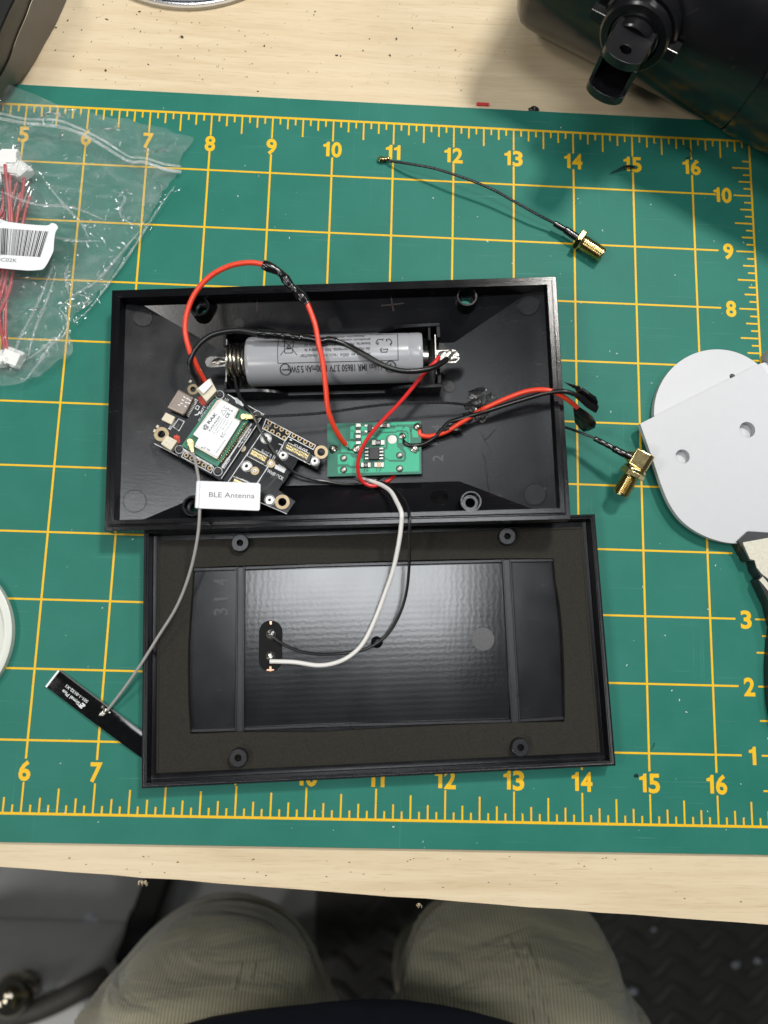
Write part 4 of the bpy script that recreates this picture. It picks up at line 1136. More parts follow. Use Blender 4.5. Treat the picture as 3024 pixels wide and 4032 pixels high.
a = cc_(c6, [(400, 1470, .13), (470, 1500, .18), (560, 1530, .22), (740, 1545, .30), (830, 1600, .44), (900, 1668, .60), (958, 1765, .80)])+cc_(cR, [(482, 120, .94), (481, 200, .90), (480, 350, .76), (466, 500, .62), (430, 620, .52), (370, 722, .42), (290, 786, .34), (200, 816, .27), (100, 829, .20)])+cc_(cL, [(1500, 863, .16), (1400, 841, .14), (1320, 800, .14), (1278, 762, .13)])
MB().tube(wpath(a), .0225, 10).build('wire', M['blk'], t); fin(t)

# BLE antenna: grey lead, white flag, black strip
t = thing('ble_antenna', 'black flexible strip antenna with a grey lead and a white flag reading BLE Antenna', 'antenna')
a = cc_(c5, [(368, 1205, .62), (385, 1280, .66), (402, 1350, .70), (420, 1440, .78), (432, 1520, .84), (438, 1650, .86), (444, 1780, .86)])+cc_(cL, [(880, 80, .86), (872, 200, .80), (845, 350, .70), (800, 500, .60), (742, 630, .50), (660, 760, .42), (560, 920, .36), (470, 1050, .26), (378, 1170, .13)])
MB().tube(wpath(a), .0215, 10).build('coax', M['grey'], t)
u, v = BF.uv(c5(352, 1158), .2); ufl(t, Fr(BF.p(u, v, .16), W(*c5(372, 1235), .6)-W(*c5(352, 1158), .6), z=BF.z), L=.13)
z0 = .90
ff = Fr(W(769, 2010, z0), W(1022, 2012, z0)-W(769, 2008, z0), z=(0, -.05, 1))
fp = [ff.uv(p) for p in [(775, 1893), (1020, 1902), (1026, 1908), (1023, 2005), (1018, 2011), (769, 2001)]]
m = MB(); m.prism(ff, fp, -.012, 0); m.tube([ff.p(*ff.uv((782, 1896)), -.012), ff.p(*ff.uv((776, 2000)), -.012)], .033, 12)
fo_ = m.build('flag_label', M['paper'], t, 30, .004)
m = MB(); text_uv(m, ff, 'BLE Antenna', ff.uv(c5(528, 1676)), ff.uv(c5(952, 1688)), 48*11/FPX/2.37*.96, .0012, .0); m.build('label_text', M['inkg'], fo_, 0)
# the strip, slightly bowed
Ac = [W(*cA(*p), 0) for p in ((330, 108), (108, 335), (1500, 1372), (1580, 1010))]
sx = (Ac[2]-Ac[1]).normalized(); sy_ = V((-sx.y, sx.x, 0)); wd_ = (Ac[0]-Ac[1]).dot(sy_); ln = 1.98
AF = Fr(Ac[1], sx, z=(0, 0, 1))


def strip(u, v): return AF.p(u, v, .035+.02*math.sin(min(1, u/ln)*math.pi)-.012*max(0, v/wd_-.7)**2*8)


def strip_mesh(u0, u1, v0, v1, dz, nu=24, nv=8):
    m = MB(); vs = []; fs = []
    for s in (0, 1):
        for i in range(nu+1):
            for j in range(nv+1):
                u = u0+(u1-u0)*i/nu; v = v0+(v1-v0)*j/nv; p = strip(u, v); vs.append(p+V((0, 0, dz if s else dz-.008)))
    k = (nu+1)*(nv+1)
    for i in range(nu):
        for j in range(nv):
            a = i*(nv+1)+j; q4 = (a, a+1, a+nv+2, a+nv+1); fs += [q4[::-1], tuple(x+k for x in q4)]
    for i in range(nu):
        for j in (0, nv): a = i*(nv+1)+j; fs.append((a, a+nv+1, a+nv+1+k, a+k))
    for j in range(nv):
        for i in (0, nu): a = i*(nv+1)+j; fs.append((a, a+1, a+1+k, a+k))
    return m.add(vs, fs)


MB_ = strip_mesh(0, ln, 0, wd_, 0); st = MB_.build('strip', MT('glossy_black_film', (.003, .003, .0032), .10, 0, .2, 5), t, 40)
strip_mesh(.01, ln-.02, wd_-.03, wd_+.018, -.004).build('strip_edge', MT('grey_film_edge', (.055, .055, .05), .3), st, 40)
strip_mesh(-.022, .006, -.005, wd_, .003, 2, 4).build('strip_end', M['paper'], st, 40)


def st_uv(x, y): return AF.uv(cA(x, y), .06)


m = MB()
for s, a, b, hh in (('501-1-0132-X1', (742, 552), (402, 298), 44), ('Signal Plus', (612, 580), (348, 372), 50)):
    pa, pb_ = V(st_uv(*a)), V(st_uv(*b)); d = (pb_-pa); L_ = d.length; d.normalize(); q_ = V((-d.y, d.x))
    text(m, s, lambda x, y: strip(*(pa+d*x+q_*y))+V((0, 0, .0015)), hh*11.4/FPX/3.95, L_, 'l', .02)
for L in ([(585, 622), (640, 668)], [(612, 600), (630, 640), (612, 662)], [(640, 585), (690, 625), (640, 640)], [(680, 620), (600, 640)]):
    pl_ = [V(st_uv(*p)) for p in L]
    for a, b in zip(pl_, pl_[1:]):
        d = (b-a).normalized(); q_ = V((-d.y, d.x))*.010
        m.add([strip(*(a-q_))+V((0, 0, .0016)), strip(*(b-q_))+V((0, 0, .0016)), strip(*(b+q_))+V((0, 0, .0016)), strip(*(a+q_))+V((0, 0, .0016))], [(0, 1, 2, 3)])
tag(m.build('strip_print', M['silk'], st, 0), kind='stuff')
m = MB()
for x, y, r in ((960, 650, .03), (955, 740, .035), (985, 760, .03), (1000, 700, .03), (1060, 725, .02), (930, 770, .025)): u, v = st_uv(x, y); m.blob(strip(u, v)+V((0, 0, .004)), r, 1, 1, .6, GF, .6, 10, x)
m.build('solder_joint', M['solder'], st); fin(t)

# ================================================================== white plates and disc
def circpoly(c, cx, cy, r, a0, a1, n): return [(cx+r*math.cos(a0+(a1-a0)*i/n), cy+r*math.sin(a0+(a1-a0)*i/n)) for i in range(n+1)]


pf = Fr(W(2818, 1624, .14), (1, 0, 0), z=(0, 0, 1))
po = pf.pts(cW, circpoly(None, 780, 688, 457, math.radians(175), math.radians(318), 40)+[(1160, 480), (1300, 1000), (980, 1420), (560, 1330), (440, 1120), (370, 900)], 0)
ho = pf.uv(cW(892, 428)); m = MB(); m.prism(pf, po, -.12, 0, [circ(*ho, .045, 16)])
x = m.build('round_plate', M['plate'], None, 25, .012, 2); tag(fin(x), 'white round-ended plastic plate underneath the larger white plate', 'plastic plate')
un = V((.03, -.035, 1)).normalized(); uo = W(*cW(222, 770), .27)
uf = Fr(uo, (1, 0, 0), z=un)
L = [(222, 770), (300, 990), (370, 1200)]+[tuple(p)[:2] for p in smooth([V((370, 1200, 0)), V((425, 1335, 0)), V((500, 1450, 0)), V((590, 1530, 0)), V((700, 1590, 0)), V((820, 1628, 0)), V((940, 1640, 0)), V((1050, 1625, 0)), V((1150, 1590, 0)), V((1300, 1480, 0)), V((1410, 1300, 0)), V((1450, 1100, 0))], 4)]+[(1440, 850), (1250, 560), (1092, 335)]
hl_ = [circ(*uf.uv(cW(530, 1010)), .112, 24), circ(*uf.uv(cW(1000, 815)), .125, 24)]
t = thing('large_plate', 'large white plastic plate with two drilled holes and a pointed corner', 'plastic plate')
m = MB(); m.prism(uf, uf.pts(cW, L), -.10, 0, hl_); m.build('plate', M['plate'], t, 25, .010, 2)
m = MB(); A_ = uf.pts(cW, [(1092, 335), (1250, 560), (1440, 850), (1600, 700), (1400, 180), (1250, 265)])
m.add([uf.p(*p, -.0) if i < 3 else uf.p(*p, -.35) for i, p in enumerate(A_)]+[uf.p(*p, -.12) if i < 3 else uf.p(*p, -.47) for i, p in enumerate(A_)],
      [(0, 1, 4, 5), (1, 2, 3, 4), (6, 11, 10, 7), (7, 10, 9, 8), (0, 5, 11, 6), (2, 1, 7, 8), (0, 6, 7, 1), (2, 8, 9, 3), (3, 9, 10, 4), (4, 10, 11, 5)])
m.build('bent_flange', MT('lit_flange_plastic', (.66, .67, .69), .5), t, 20); fin(t)  # same plastic as the plate, lighter colour paints in the light it catches
kf = Fr(W(3016, 1412, .0), (1, 0, 0), z=(0, 0, 1)); m = MB(); m.lathe(kf, [(0, .3), (.06, .3), (.10, .27), (.105, .1), (.09, 0)], 20)
x = m.build('grey_knob', MT('grey_plastic', (.38, .40, .42), .45), None, 40); tag(fin(x), 'small grey plastic knob at the mat border above the white plates', 'knob')
df = Fr(W(-258, 2505, 0), (1, 0, 0), z=(0, 0, 1)); r = 296*11.48/FPX*1.02
m = MB(); m.lathe(df, [(0, .03), (r*.86, .03), (r*.90, .05), (r*.91, .13), (r*.97, .14), (r, .12), (r, .01), (r*.95, 0)], 80)
x = m.build('plastic_lid', M['disc'], None, 40); tag(fin(x), 'milky white round plastic lid at the left edge of the mat', 'lid')

# ================================================================== black tool at the right edge
t = thing('black_tool', 'black contoured plastic tool with cream stickers poking out under the white plate', 'tool')
o1 = [W(*cT(*p), .0) for p in ((880, 262), (948, 386), (992, 402), (1004, 462), (1040, 512), (1018, 530), (1062, 624), (1105, 712), (1126, 800), (1142, 860), (1128, 980), (1118, 1130), (1120, 1260), (1128, 1400), (1150, 1530), (1260, 1700), (1500, 1700), (1500, 200), (1000, 160))]
to = [tuple(GF.loc(p)[:2]) for p in o1]
m = MB(); m.prism(GF, to, .0, .16); m.build('handle', M['tool'], t, 25, .02, 3)
o2 = [W(*cT(*p), .24) for p in ((925, 240), (962, 290), (1010, 384), (1045, 388), (1058, 440), (1092, 496), (1072, 520), (1105, 590), (1140, 660), (1165, 740), (1200, 900), (1260, 1500), (1500, 1600), (1500, 200), (1000, 170))]
m = MB(); m.prism(GF, [tuple(p[:2]) for p in o2], .155, .26); m.build('cover', M['tool'], t, 25, .02, 3)
for P_ in ([(968, 250), (972, 266), (1020, 372), (1052, 378), (1068, 432), (1104, 478), (1152, 514), (1300, 520), (1300, 190)], [(1086, 524), (1112, 498), (1152, 545), (1300, 560), (1300, 760), (1150, 600), (1118, 560)]):
    m = MB(); m.prism(GF, [tuple(W(*cT(*p), .265)[:2]) for p in P_], .2605, .266); m.build('sticker', M['sticker'], t, 20)
fin(t)

# ================================================================== black lamp housing with pivot bracket (top right)
t = thing('spotlight_housing', 'large glossy black cylindrical housing with a pivot bracket lying across the mat corner', 'spotlight')
HR = 1.75; hz = TZ+HR
s0 = W(2060, 55, .62); s1 = W(3024, 550, .62); hdv = (s1-s0); hdv.z = 0; hdv.normalize(); hp = V((-hdv.y, hdv.x, 0))
ho_ = V((s0.x, s0.y, hz))+hp*(HR*.80-.20)-hdv*.06
hf = Fr(ho_, hp, z=hdv)                     # lathe along hdv
m = MB(); Ls = (W(2862, 500, .62)-s0).dot(hdv)
m.lathe(hf, [(0, -.12), (HR-.55, -.12), (HR-.30, -.09), (HR-.12, -.0), (HR-.03, .10), (HR, .24), (HR, Ls-.012)], 96); m.build('barrel', M['hous'], t, 30)
m = MB(); m.lathe(hf, [(HR-.03, Ls-.012), (HR-.03, Ls+.012), (HR+.012, Ls+.014), (HR+.03, Ls+.1), (HR+.03, Ls+3), (0, Ls+3)], 96); m.build('collar', M['hous'], t, 30)
Q = W(2458, 215, 2.0); al = (Q-ho_).dot(hdv); an = math.radians(10)
Nn = (-hp*math.cos(an)+V((0, 0, 1))*math.sin(an)).normalized()
kf = Fr(ho_+hdv*al+Nn*(HR-.10), hdv, z=Nn)   # x along housing, y up-ish, z outwards
m = MB(); m.lathe(kf, [(.56, .0), (.56, .22), (.53, .25), (.47, .25), (.47, .29), (.50, .29), (.50, .40), (.47, .43), (.37, .43), (.36, .36), (.30, .36)], 56); br = m.build('bracket_base', M['hous'], t, 30)
m = MB(); m.box(kf, -.72, -.46, -.09, .07, .20, .38); m.build('lug', M['hous'], br, 0, .015, 2)
m = MB(); m.box(kf, .48, .66, -.12, .06, .14, .38); m.build('lug', M['hous'], br, 0, .015, 2)
m = MB(); m.lathe(kf, [(.37, .34), (.36, .40), (.325, .42), (.315, .60), (.295, .62), (.27, .61), (.26, .56), (0, .55)], 40); m.build('stem', M['hous'], br, 40)
u_ = kf.y
pf2 = Fr(kf.p(0, 0, .45), kf.x, z=(kf.y*1+kf.z*.10))    # plates: x sideways, -y outward
wv = -1 if pf2.y.dot(kf.z) > 0 else 1
def outl(r, l, n=12): return [(-r, 0)]+[(r*math.cos(math.pi+math.pi*i/n), (l+r*.55*abs(math.sin(math.pi*i/n)))) for i in range(n+1)]+[(r, 0)]
sg = 1 if pf2.y.dot(kf.z) > 0 else -1
ol = [(x_, y_*sg) for x_, y_ in outl(.285, .52)]
m = MB(); m.prism(pf2, ol, .10, .24, [circ(-.0, .47*sg, .085, 20, .075)]); m.build('fork_plate', M['hous'], br, 30, .02, 3)
ol2 = [(x_, y_*sg) for x_, y_ in outl(.285, .62)]
m = MB(); m.prism(pf2, ol2, -.42, -.28); m.build('fork_plate', M['hous'], br, 30, .02, 3)
for x_ in (-.285, .225):
    m = MB(); y0, y1 = sorted((.15*sg, .60*sg)); m.box(pf2, x_, x_+.06, y0, y1, -.285, .11); m.build('fork_side', M['hous'], br, 0, .012, 2)
m = MB(); m.lathe(pf2.at(0, .47*sg), [(.0, .09), (.08, .09), (.08, -.02), (.05, -.05), (0, -.05)], 18); m.build('pivot_pin', M['hous'], br)
fin(t)

# ================================================================== dark case (top left)
t = thing('dark_case', 'dark grey case with rounded shoulder and seam lines at the upper left corner', 'case')
bo_ = [W(*cTL(*p), TZ) for p in ((880, -250), (780, 0), (710, 160), (640, 310), (520, 520), (400, 740), (225, 970), (110, 1085), (0, 1175), (-260, 1330), (-700, 1400))]
bo_ = smooth(bo_, 5); cen = W(*cTL(-1300, -500), TZ)
up_ = [W(*cTL(*p), .62) for p in ((500, -250), (375, 0), (330, 120), (300, 200), (200, 430), (100, 700), (0, 900), (-60, 1000), (-140, 1080), (-330, 1200), (-700, 1290))]; up_ = smooth(up_, 5)
md_ = [W(*cTL(*p), 1.0) for p in ((290, -250), (170, 0), (120, 100), (60, 230), (0, 370), (-70, 560), (-140, 720), (-200, 800), (-280, 890), (-420, 980), (-700, 1060))]; md_ = smooth(md_, 5)


def loft(m, rings):
    n = len(rings[0]); vs = [p for r in rings for p in r]; fs = []
    for i in range(len(rings)-1):
        for k in range(n-1): fs.append((i*n+k, i*n+k+1, (i+1)*n+k+1, (i+1)*n+k))
    return m.add(vs, fs)


off = lambda R1, k, dz: [p+(cen-p).normalized()*k*V((1, 1, 0)).length/1.414+V((0, 0, dz)) for p in R1]
mid = [a.lerp(b, .5)+V((0, 0, .10)) for a, b in zip(bo_, up_)]
m = loft(MB(), [bo_, [a.lerp(b, .5)+(a-V(cen)).normalized()*.03 for a, b in zip(bo_, up_)], off(up_, .0, -.012)]); m.build('side_wall', M['caseside'], t, 60)
m = loft(MB(), [off(up_, .03, -.03), off(up_, .02, .0), [a.lerp(b, .35)+V((0, 0, .10)) for a, b in zip(up_, md_)], [a.lerp(b, .7)+V((0, 0, .08)) for a, b in zip(up_, md_)], off(md_, 0, -.01)]); m.build('shoulder', M['case'], t, 60)
m = loft(MB(), [off(md_, .02, -.03), off(md_, .03, .01), off(md_, .4, .10), [V(cen)+V((0, 0, 1.2)) for _ in md_]]); m.build('top_cover', M['case'], t, 60)
fin(t)

# tin at the top edge
t = thing('round_tin', 'shallow round tin with a bright silver rim at the top edge of the bench', 'tin')
tf = Fr(W(745, -402, TZ), (1, 0, 0), z=(0, 0, 1)); r = (W(745, 44, TZ)-W(745, -402, TZ)).length
m = MB(); m.lathe(tf, [(0, 0), (r*.99, 0), (r, .01), (r, .07), (r*.985, .085)], 96); m.build('side', M['tin'], t, 40)
m = MB(); m.lathe(tf, [(r*.985, .082), (r*.985, .105), (r*.975, .115), (r*.962, .115), (r*.955, .10), (r*.94, .09)], 96); m.build('rim', M['steel'], t, 50)
m = MB(); m.lathe(tf, [(r*.94, .088), (r*.5, .09), (0, .09)], 64); m.build('lid_face', MT('tin_lid', (.55, .56, .60), .35), t, 40); fin(t)

# ================================================================== zip bag with leads
bag = thing('zip_bag', 'clear crumpled zip-seal plastic bag holding red and black leads with a white barcode sticker', 'plastic bag')
ol = [(-150, 330), (-10, 345), (60, 362), (240, 420), (380, 452), (500, 472), (560, 492), (620, 502), (690, 522), (765, 538), (735, 590), (712, 634), (690, 680), (660, 735), (640, 775), (600, 840), (560, 892), (520, 950), (480, 1010), (440, 1075), (410, 1118), (380, 1160), (345, 1200), (305, 1240), (285, 1285), (280, 1325), (292, 1360), (288, 1392), (268, 1418), (248, 1432), (190, 1468), (130, 1500), (60, 1518), (-20, 1525), (-150, 1530)]


def PXC(p):
    d = CR.transposed() @ (V(p)-CP); return (1512+FPX*d.x/-d.z, 2016-FPX*d.y/-d.z)


def in_poly(x, y, P_):
    c = False; j = len(P_)-1
    for i in range(len(P_)):
        if (P_[i][1] > y) != (P_[j][1] > y) and x < (P_[j][0]-P_[i][0])*(y-P_[i][1])/(P_[j][1]-P_[i][1])+P_[i][0]: c = not c
        j = i
    return c


def bag_z(x, y):
    p = V((x, y, 0))
    b = .10+.30*max(0, 1-((x-4.55)/1.7)**2)*max(0, 1-((y-8.6)/3.2)**2)
    n = noise.noise(p*.9)*.10+noise.noise(V((x*1.1+y*.6, y*2.6-x*1.6, 3)))*.07
    cr = abs(noise.noise(V((x*1.7+y*.9, y*1.2-x*.5, 9))))
    n += .09*(1-min(1, cr*5)); n += .025*noise.noise(p*5)
    return max(.03, b+n)


def film_mesh(flat, step=.075):
    P2 = [W(x, y, .12 if not flat else .02) for x, y in ol]
    if not flat: P2 = [V((p.x+.02*noise.noise(p*9), p.y+.02*noise.noise(p*9+V((5, 0, 0))), 0)) for p in smooth(P2, 4, True)]
    else: P2 = [V((p.x, p.y, 0))+(V((3.2, 8.6, 0))-V((p.x, p.y, 0))).normalized()*.02 for p in smooth(P2, 4, True)]
    vs = [p.to_2d() for p in P2]; n = len(vs); ed_ = [(i, (i+1) % n) for i in range(n)]
    x0, x1 = min(v.x for v in vs), max(v.x for v in vs); y0, y1 = min(v.y for v in vs), max(v.y for v in vs)
    st_ = step if not flat else .2
    poly_ = [tuple(v) for v in vs]

    def inside(x, y):
        c = False; j = n-1
        for i in range(n):
            if (poly_[i][1] > y) != (poly_[j][1] > y) and x < (poly_[j][0]-poly_[i][0])*(y-poly_[i][1])/(poly_[j][1]-poly_[i][1])+poly_[i][0]: c = not c
            j = i
        return c
    xs = int((x1-x0)/st_); ys = int((y1-y0)/st_)
    pts_ = []
    for i in range(xs):
        for j in range(ys):
            x = x0+(i+.5)*st_; y = y0+(j+.5)*st_
            if x < 3.0: continue
            if inside(x, y): pts_.append(V((x+random.uniform(-.2, .2)*st_, y+random.uniform(-.2, .2)*st_)))
    r_ = delaunay_2d_cdt(vs+pts_, ed_, [], 1, 1e-4)
    V3 = []
    for v in r_[0]:
        z = .012 if flat else bag_z(v.x, v.y)
        V3.append(V((v.x, v.y, z)))
    return MB().add(V3, r_[2])


film_mesh(False).build('front_film', M['film'], bag, 50)
film_mesh(True).build('back_film', M['film2'], bag, 0)
FOLDS = [[(345, 0), (420, 95), (520, 215), (640, 340), (690, 440)], [(1190, 330), (1060, 480), (900, 650), (760, 800), (600, 920), (480, 1065)],
         [(1420, 40), (1330, 180), (1200, 330), (1050, 560), (880, 800), (700, 1040), (590, 1180)], [(540, 680), (520, 780), (545, 930)],
         [(490, 1330), (440, 1310), (330, 1400), (210, 1482)], [(215, 1478), (290, 1250), (380, 960), (450, 760)], [(70, 1560), (150, 1330), (300, 1040), (430, 720)],
         [(170, 1660), (300, 1520), (420, 1380), (560, 1250)], [(600, 920), (700, 940), (640, 1000), (520, 1060)], [(230, 790), (330, 520), (620, 500), (790, 470)],
         [(0, 150), (300, 230), (560, 215), (820, 300)], [(900, 60), (1000, 120), (960, 260), (1090, 360)], [(500, 1080), (560, 1190), (500, 1300)]]
rf = random.Random(4); gm = MB()
for i, L in enumerate(FOLDS):
    P3 = []
    for x, y in L:
        p = W(*cBg(x, y), .25); P3.append(V((p.x, p.y, bag_z(p.x, p.y)+.008)))
    P3 = smooth(P3, 6); n_ = len(P3)
    MB().tube(P3, [.005+.030*math.sin(math.pi*k/(n_-1))*(.6+.5*noise.noise(V((k*.5, i, 0)))) for k in range(n_)], 6, sy=.8).build('fold', M['fold'], bag, 60)
    for k in range(n_):
        for _ in range(1):
            p = P3[k]+V((rf.gauss(0, .05), rf.gauss(0, .05), .012)); d = V((rf.gauss(0, 1), rf.gauss(0, 1), rf.gauss(0, .25))).normalized()*rf.uniform(.015, .07)
            e = d.cross(V((rf.gauss(.12, .2), rf.gauss(-.08, .2), 1))).normalized()*rf.uniform(.005, .016); gm.add([p-d, p+e, p+d, p-e], [(0, 1, 2, 3)])
for _ in range(420):
    x = rf.uniform(3.9, 8.2); y = rf.uniform(6.4, 11); p = V((x, y, bag_z(x, y)+.012))
    q_ = PXC(p)
    if not in_poly(q_[0]+25, q_[1], ol): continue
    d = V((rf.gauss(0, 1), rf.gauss(0, 1), rf.gauss(0, .2))).normalized()*rf.uniform(.012, .05)
    e = d.cross(V((rf.gauss(.12, .22), rf.gauss(-.08, .22), 1))).normalized()*rf.uniform(.004, .013); gm.add([p-d, p+e, p+d, p-e], [(0, 1, 2, 3)])
tag(gm.build('glint_flake', M['glint'], bag, 0), kind='stuff')  # loose glossy flakes added over the film to make bright glints
for off_ in (0, 12):
    L = [(-120, 440), (0, 452), (100, 470), (230, 488), (300, 500), (350, 522), (420, 566), (500, 600), (570, 620), (640, 632), (708, 642)]
    P3 = []
    for x, y in L:
        p = W(x, y+off_*.9+(8 if off_ else 0), .2); P3.append(V((p.x, p.y, bag_z(p.x, p.y)+.012)))
    MB().tube(smooth(P3, 5), .030 if off_ else .022, 8, sy=.45).build('zip_ridge', M['seal'], bag)
# sticker
L = [(-60, 742), (60, 750), (200, 768), (330, 778), (385, 776), (408, 760), (440, 768), (458, 795), (440, 828), (430, 880), (424, 950), (420, 985), (395, 1040), (368, 1090), (340, 1124), (300, 1132), (220, 1135), (100, 1126), (0, 1116), (-60, 1112)]
sp = [W(*cG(*p), .5) for p in L]
stf = Fr(W(*cG(150, 930), .5), W(*cG(300, 945), .5)-W(*cG(0, 930), .5), z=(0.04, 0.02, 1))
m = MB(); m.prism(stf, [tuple(p[:2]) for p in smooth([V((*stf.uv(cG(*q)), 0)) for q in L], 3, True)], -.006, 0); sk = m.build('barcode_sticker', M['paper'], bag, 20)
m = MB(); x = -40; random.seed(5)
while x < 385:
    w_ = random.choice((3, 3, 5, 8, 10)); 
    k = x/385.; yt = 800+28*k; yb = 1010+20*k
    m.prism(stf, stf.pts(cG, [(x, yt), (x+w_, yt), (x+w_-62*k-4, yb), (x-62*k-4, yb)]), .0005, .002, bottom=False); x += w_+random.choice((4, 4, 6, 9))
tag(m.build('barcode', M['ink'], sk, 0), kind='stuff')
m = MB(); text_uv(m, stf, '4C02K', stf.uv(cG(-22, 1062)), stf.uv(cG(132, 1072)), 32*11/FPX/2.01, .002); m.build('sticker_text', M['inkg'], sk, 0)
fin(bag)
grp = 'leads bundled inside the zip bag'


def lead(red, black, plug, ang, label, tip=None):
    t = thing('plug_lead', label, 'cable', grp)
    MB().tube(wpath(cc_(cG, red), 4), .026, 8).build('red_wire', M['pink'], t); MB().tube(wpath(cc_(cG, black), 4), .028, 8).build('black_wire', M['blk'], t)
    p = W(*cG(*plug[:2]), plug[2]); f = Fr(p, (math.cos(ang), math.sin(ang), 0), z=(random.uniform(-.2, .2), random.uniform(-.2, .2), 1))
    m = MB(); m.box(f, -.13, .13, -.11, .09, -.09, .09); m.box(f, -.13, .13, .09, .15, -.09, .02); m.box(f, -.10, -.02, -.13, -.11, -.03, .07); m.box(f, .03, .11, -.13, -.11, -.03, .07)
    m.build('plug', M['natural'], t, 0, .012, 2)
    for L in (red, black):
        e = L[0]; a = W(*cG(*e[:2]), e[2]); b = W(*cG(*L[1][:2]), L[1][2]); d = (a-b).normalized(); MB().tube([a, a+d*.10], .012, 6).build('tinned_end', M['silver'], t)
    fin(t)


lab0 = 'red and black lead with a white plug, bundled in the middle of the clear bag'
lead([(78, 370, .30), (82, 560, .30), (96, 760, .28), (80, 950, .24), (60, 1150, .26), (10, 1330, .26), (-40, 1480, .2)], [(100, 190, .26), (60, 470, .24), (70, 700, .22), (50, 1000, .2), (20, 1300, .2), (-30, 1500, .2)], (78, 250, .30), 0.05, 'red and black lead whose white plug sits topmost in the bag')
lead([(38, 300, .36), (58, 480, .34), (72, 640, .30), (75, 800, .28), (50, 1000, .24), (20, 1200, .24), (-60, 1400, .2)], [(20, 350, .30), (40, 520, .28), (55, 760, .26), (30, 1000, .2), (-20, 1250, .2)], (88, 335, .26), -.1, 'red and black lead whose white plug is directly below the topmost plug')
lead([(192, 405, .24), (178, 530, .26), (150, 650, .28), (130, 760, .28), (100, 950, .26), (105, 1140, .28), (72, 1300, .26), (20, 1420, .24), (-30, 1520, .2)], [(150, 430, .18), (130, 560, .2), (100, 680, .2), (70, 800, .2), (90, 1140, .2), (55, 1300, .2), (0, 1420, .2)], (160, 348, .24), -.65, 'red and black lead whose tilted white plug sits at the right of the upper cluster')
lead([(235, 550, .18), (205, 650, .2), (180, 760, .22), (140, 900, .2), (60, 1100, .2), (50, 1370, .22), (46, 1500, .22), (46, 1640, .2), (62, 1775, .16)], [(218, 520, .16), (165, 660, .18), (120, 780, .2), (40, 1100, .2), (30, 1400, .18), (30, 1600, .16), (50, 1780, .14)], (102, 1832, .16), -.35, 'red and black lead whose white plug lies alone at the bottom of the bag')
lead([(135, 445, .2), (95, 560, .22), (40, 690, .22), (-20, 820, .2), (-30, 1100, .2), (0, 1300, .2), (-20, 1500, .2)], [(200, 470, .15), (140, 560, .16), (60, 690, .18), (0, 800, .18), (-10, 1100, .18), (10, 1400, .16)], (0, 300, .28), .1, 'red and black lead whose white plug sits at the photo edge beside the upper plugs')
lead([(170, 520, .18), (110, 610, .2), (60, 680, .2), (0, 760, .2), (-40, 900, .2), (20, 1150, .2), (5, 1240, .22), (-40, 1320, .2)], [(120, 500, .14), (90, 620, .16), (20, 740, .16), (10, 1120, .16), (40, 1250, .18), (-10, 1420, .16)], (0, 385, .22), .0, 'red and black lead with the lowest white plug of the upper cluster')
lead([(30, 480, .26), (24, 640, .26), (0, 700, .26), (-40, 770, .22), (-60, 1000, .2), (0, 1540, .2), (20, 1650, .2), (40, 1765, .18)], [(50, 440, .16), (15, 620, .16), (20, 760, .16), (10, 1100, .16), (5, 1500, .16), (35, 1700, .16)], (-30, 1840, .16), .2, 'red and black lead ending low in the bag in a half hidden white plug')
random.seed(21)

# ================================================================== scraps and dust
x = MB().tube(wpath(cc_(cZ3, [(652, 1104, .03), (690, 1088, .05), (730, 1068, .08), (770, 1060, .07), (805, 1068, .05)]), 5), [.004+.016*min(1, i/14) for i in range(21)], 8).build('wire_scrap', M['blk'], None)
tag(fin(x), 'curled black scrap of wire sleeve lying on the printed number 15', 'scrap')
x = MB().prism(GF, [tuple(W(*p, TZ)[:2]) for p in ((1876, 407), (1924, 409), (1924, 420), (1876, 418))], TZ, TZ+.03).build('red_scrap', M['redscrap'], None, 0)
tag(fin(x), 'tiny red plastic scrap peeping out at the top edge of the mat', 'scrap')
m = MB()
for k in range(5): p = W(2090+k*6, 425-abs(k-2)*-3, TZ+.03); m.blob(p, .035, 1.4, 1, .6, GF, .9, 8, k)
tag(fin(m.build('black_crumb', M['glue'], None)), 'jagged black crumb on the top edge of the mat below the housing', 'scrap')
x = MB().tube(wpath([(2700, 582, .02), (2712, 584, .05), (2722, 600, .06), (2718, 618, .03), (2700, 622, .02)], 5), .006, 6).build('wire_scrap', M['blk'], None)
tag(fin(x), 'hair-thin black wire curl on the mat above the number 16', 'scrap')
x = MB().blob(W(2506, 3055, .012), .03, 1.2, .9, .6, GF, .8, 8, 4).build('black_crumb', M['glue'], None); tag(fin(x), 'tiny black crumb on the mat just left of the lower 15', 'scrap')
x = MB().tube(wpath([(2560, 2955, .01), (2572, 2940, .02), (2577, 2925, .01)], 5), .004, 6).build('fibre', M['blk'], None); tag(fin(x), 'short dark fibre beside the grid crossing at column 15 row 1', 'scrap')
m = MB()
for i, (x, y, r) in enumerate([(911, 76, 7), (1190, 243, 10), (690, 460, 8), (442, 133, 5), (365, 180, 7), (968, 421, 5), (917, 206, 4), (480, 368, 4), (362, 327, 4), (413, 210, 3), (1323, 520, 4), (1465, 388, 3), (632, 115, 3), (698, 126, 6), (1253, 148, 4), (506, 965, 3)]+[(random.uniform(450, 1650), random.uniform(10, 560), random.uniform(1.5, 3.5)) for _ in range(70)]):
    p = W(*c1(x, y), TZ+.003); m.blob(p, r*.0029, random.uniform(1, 2), .8, .4, Fr((0, 0, 0), (math.cos(i*2.4), math.sin(i*2.4), 0), z=(0, 0, 1)), .6, 7, i)
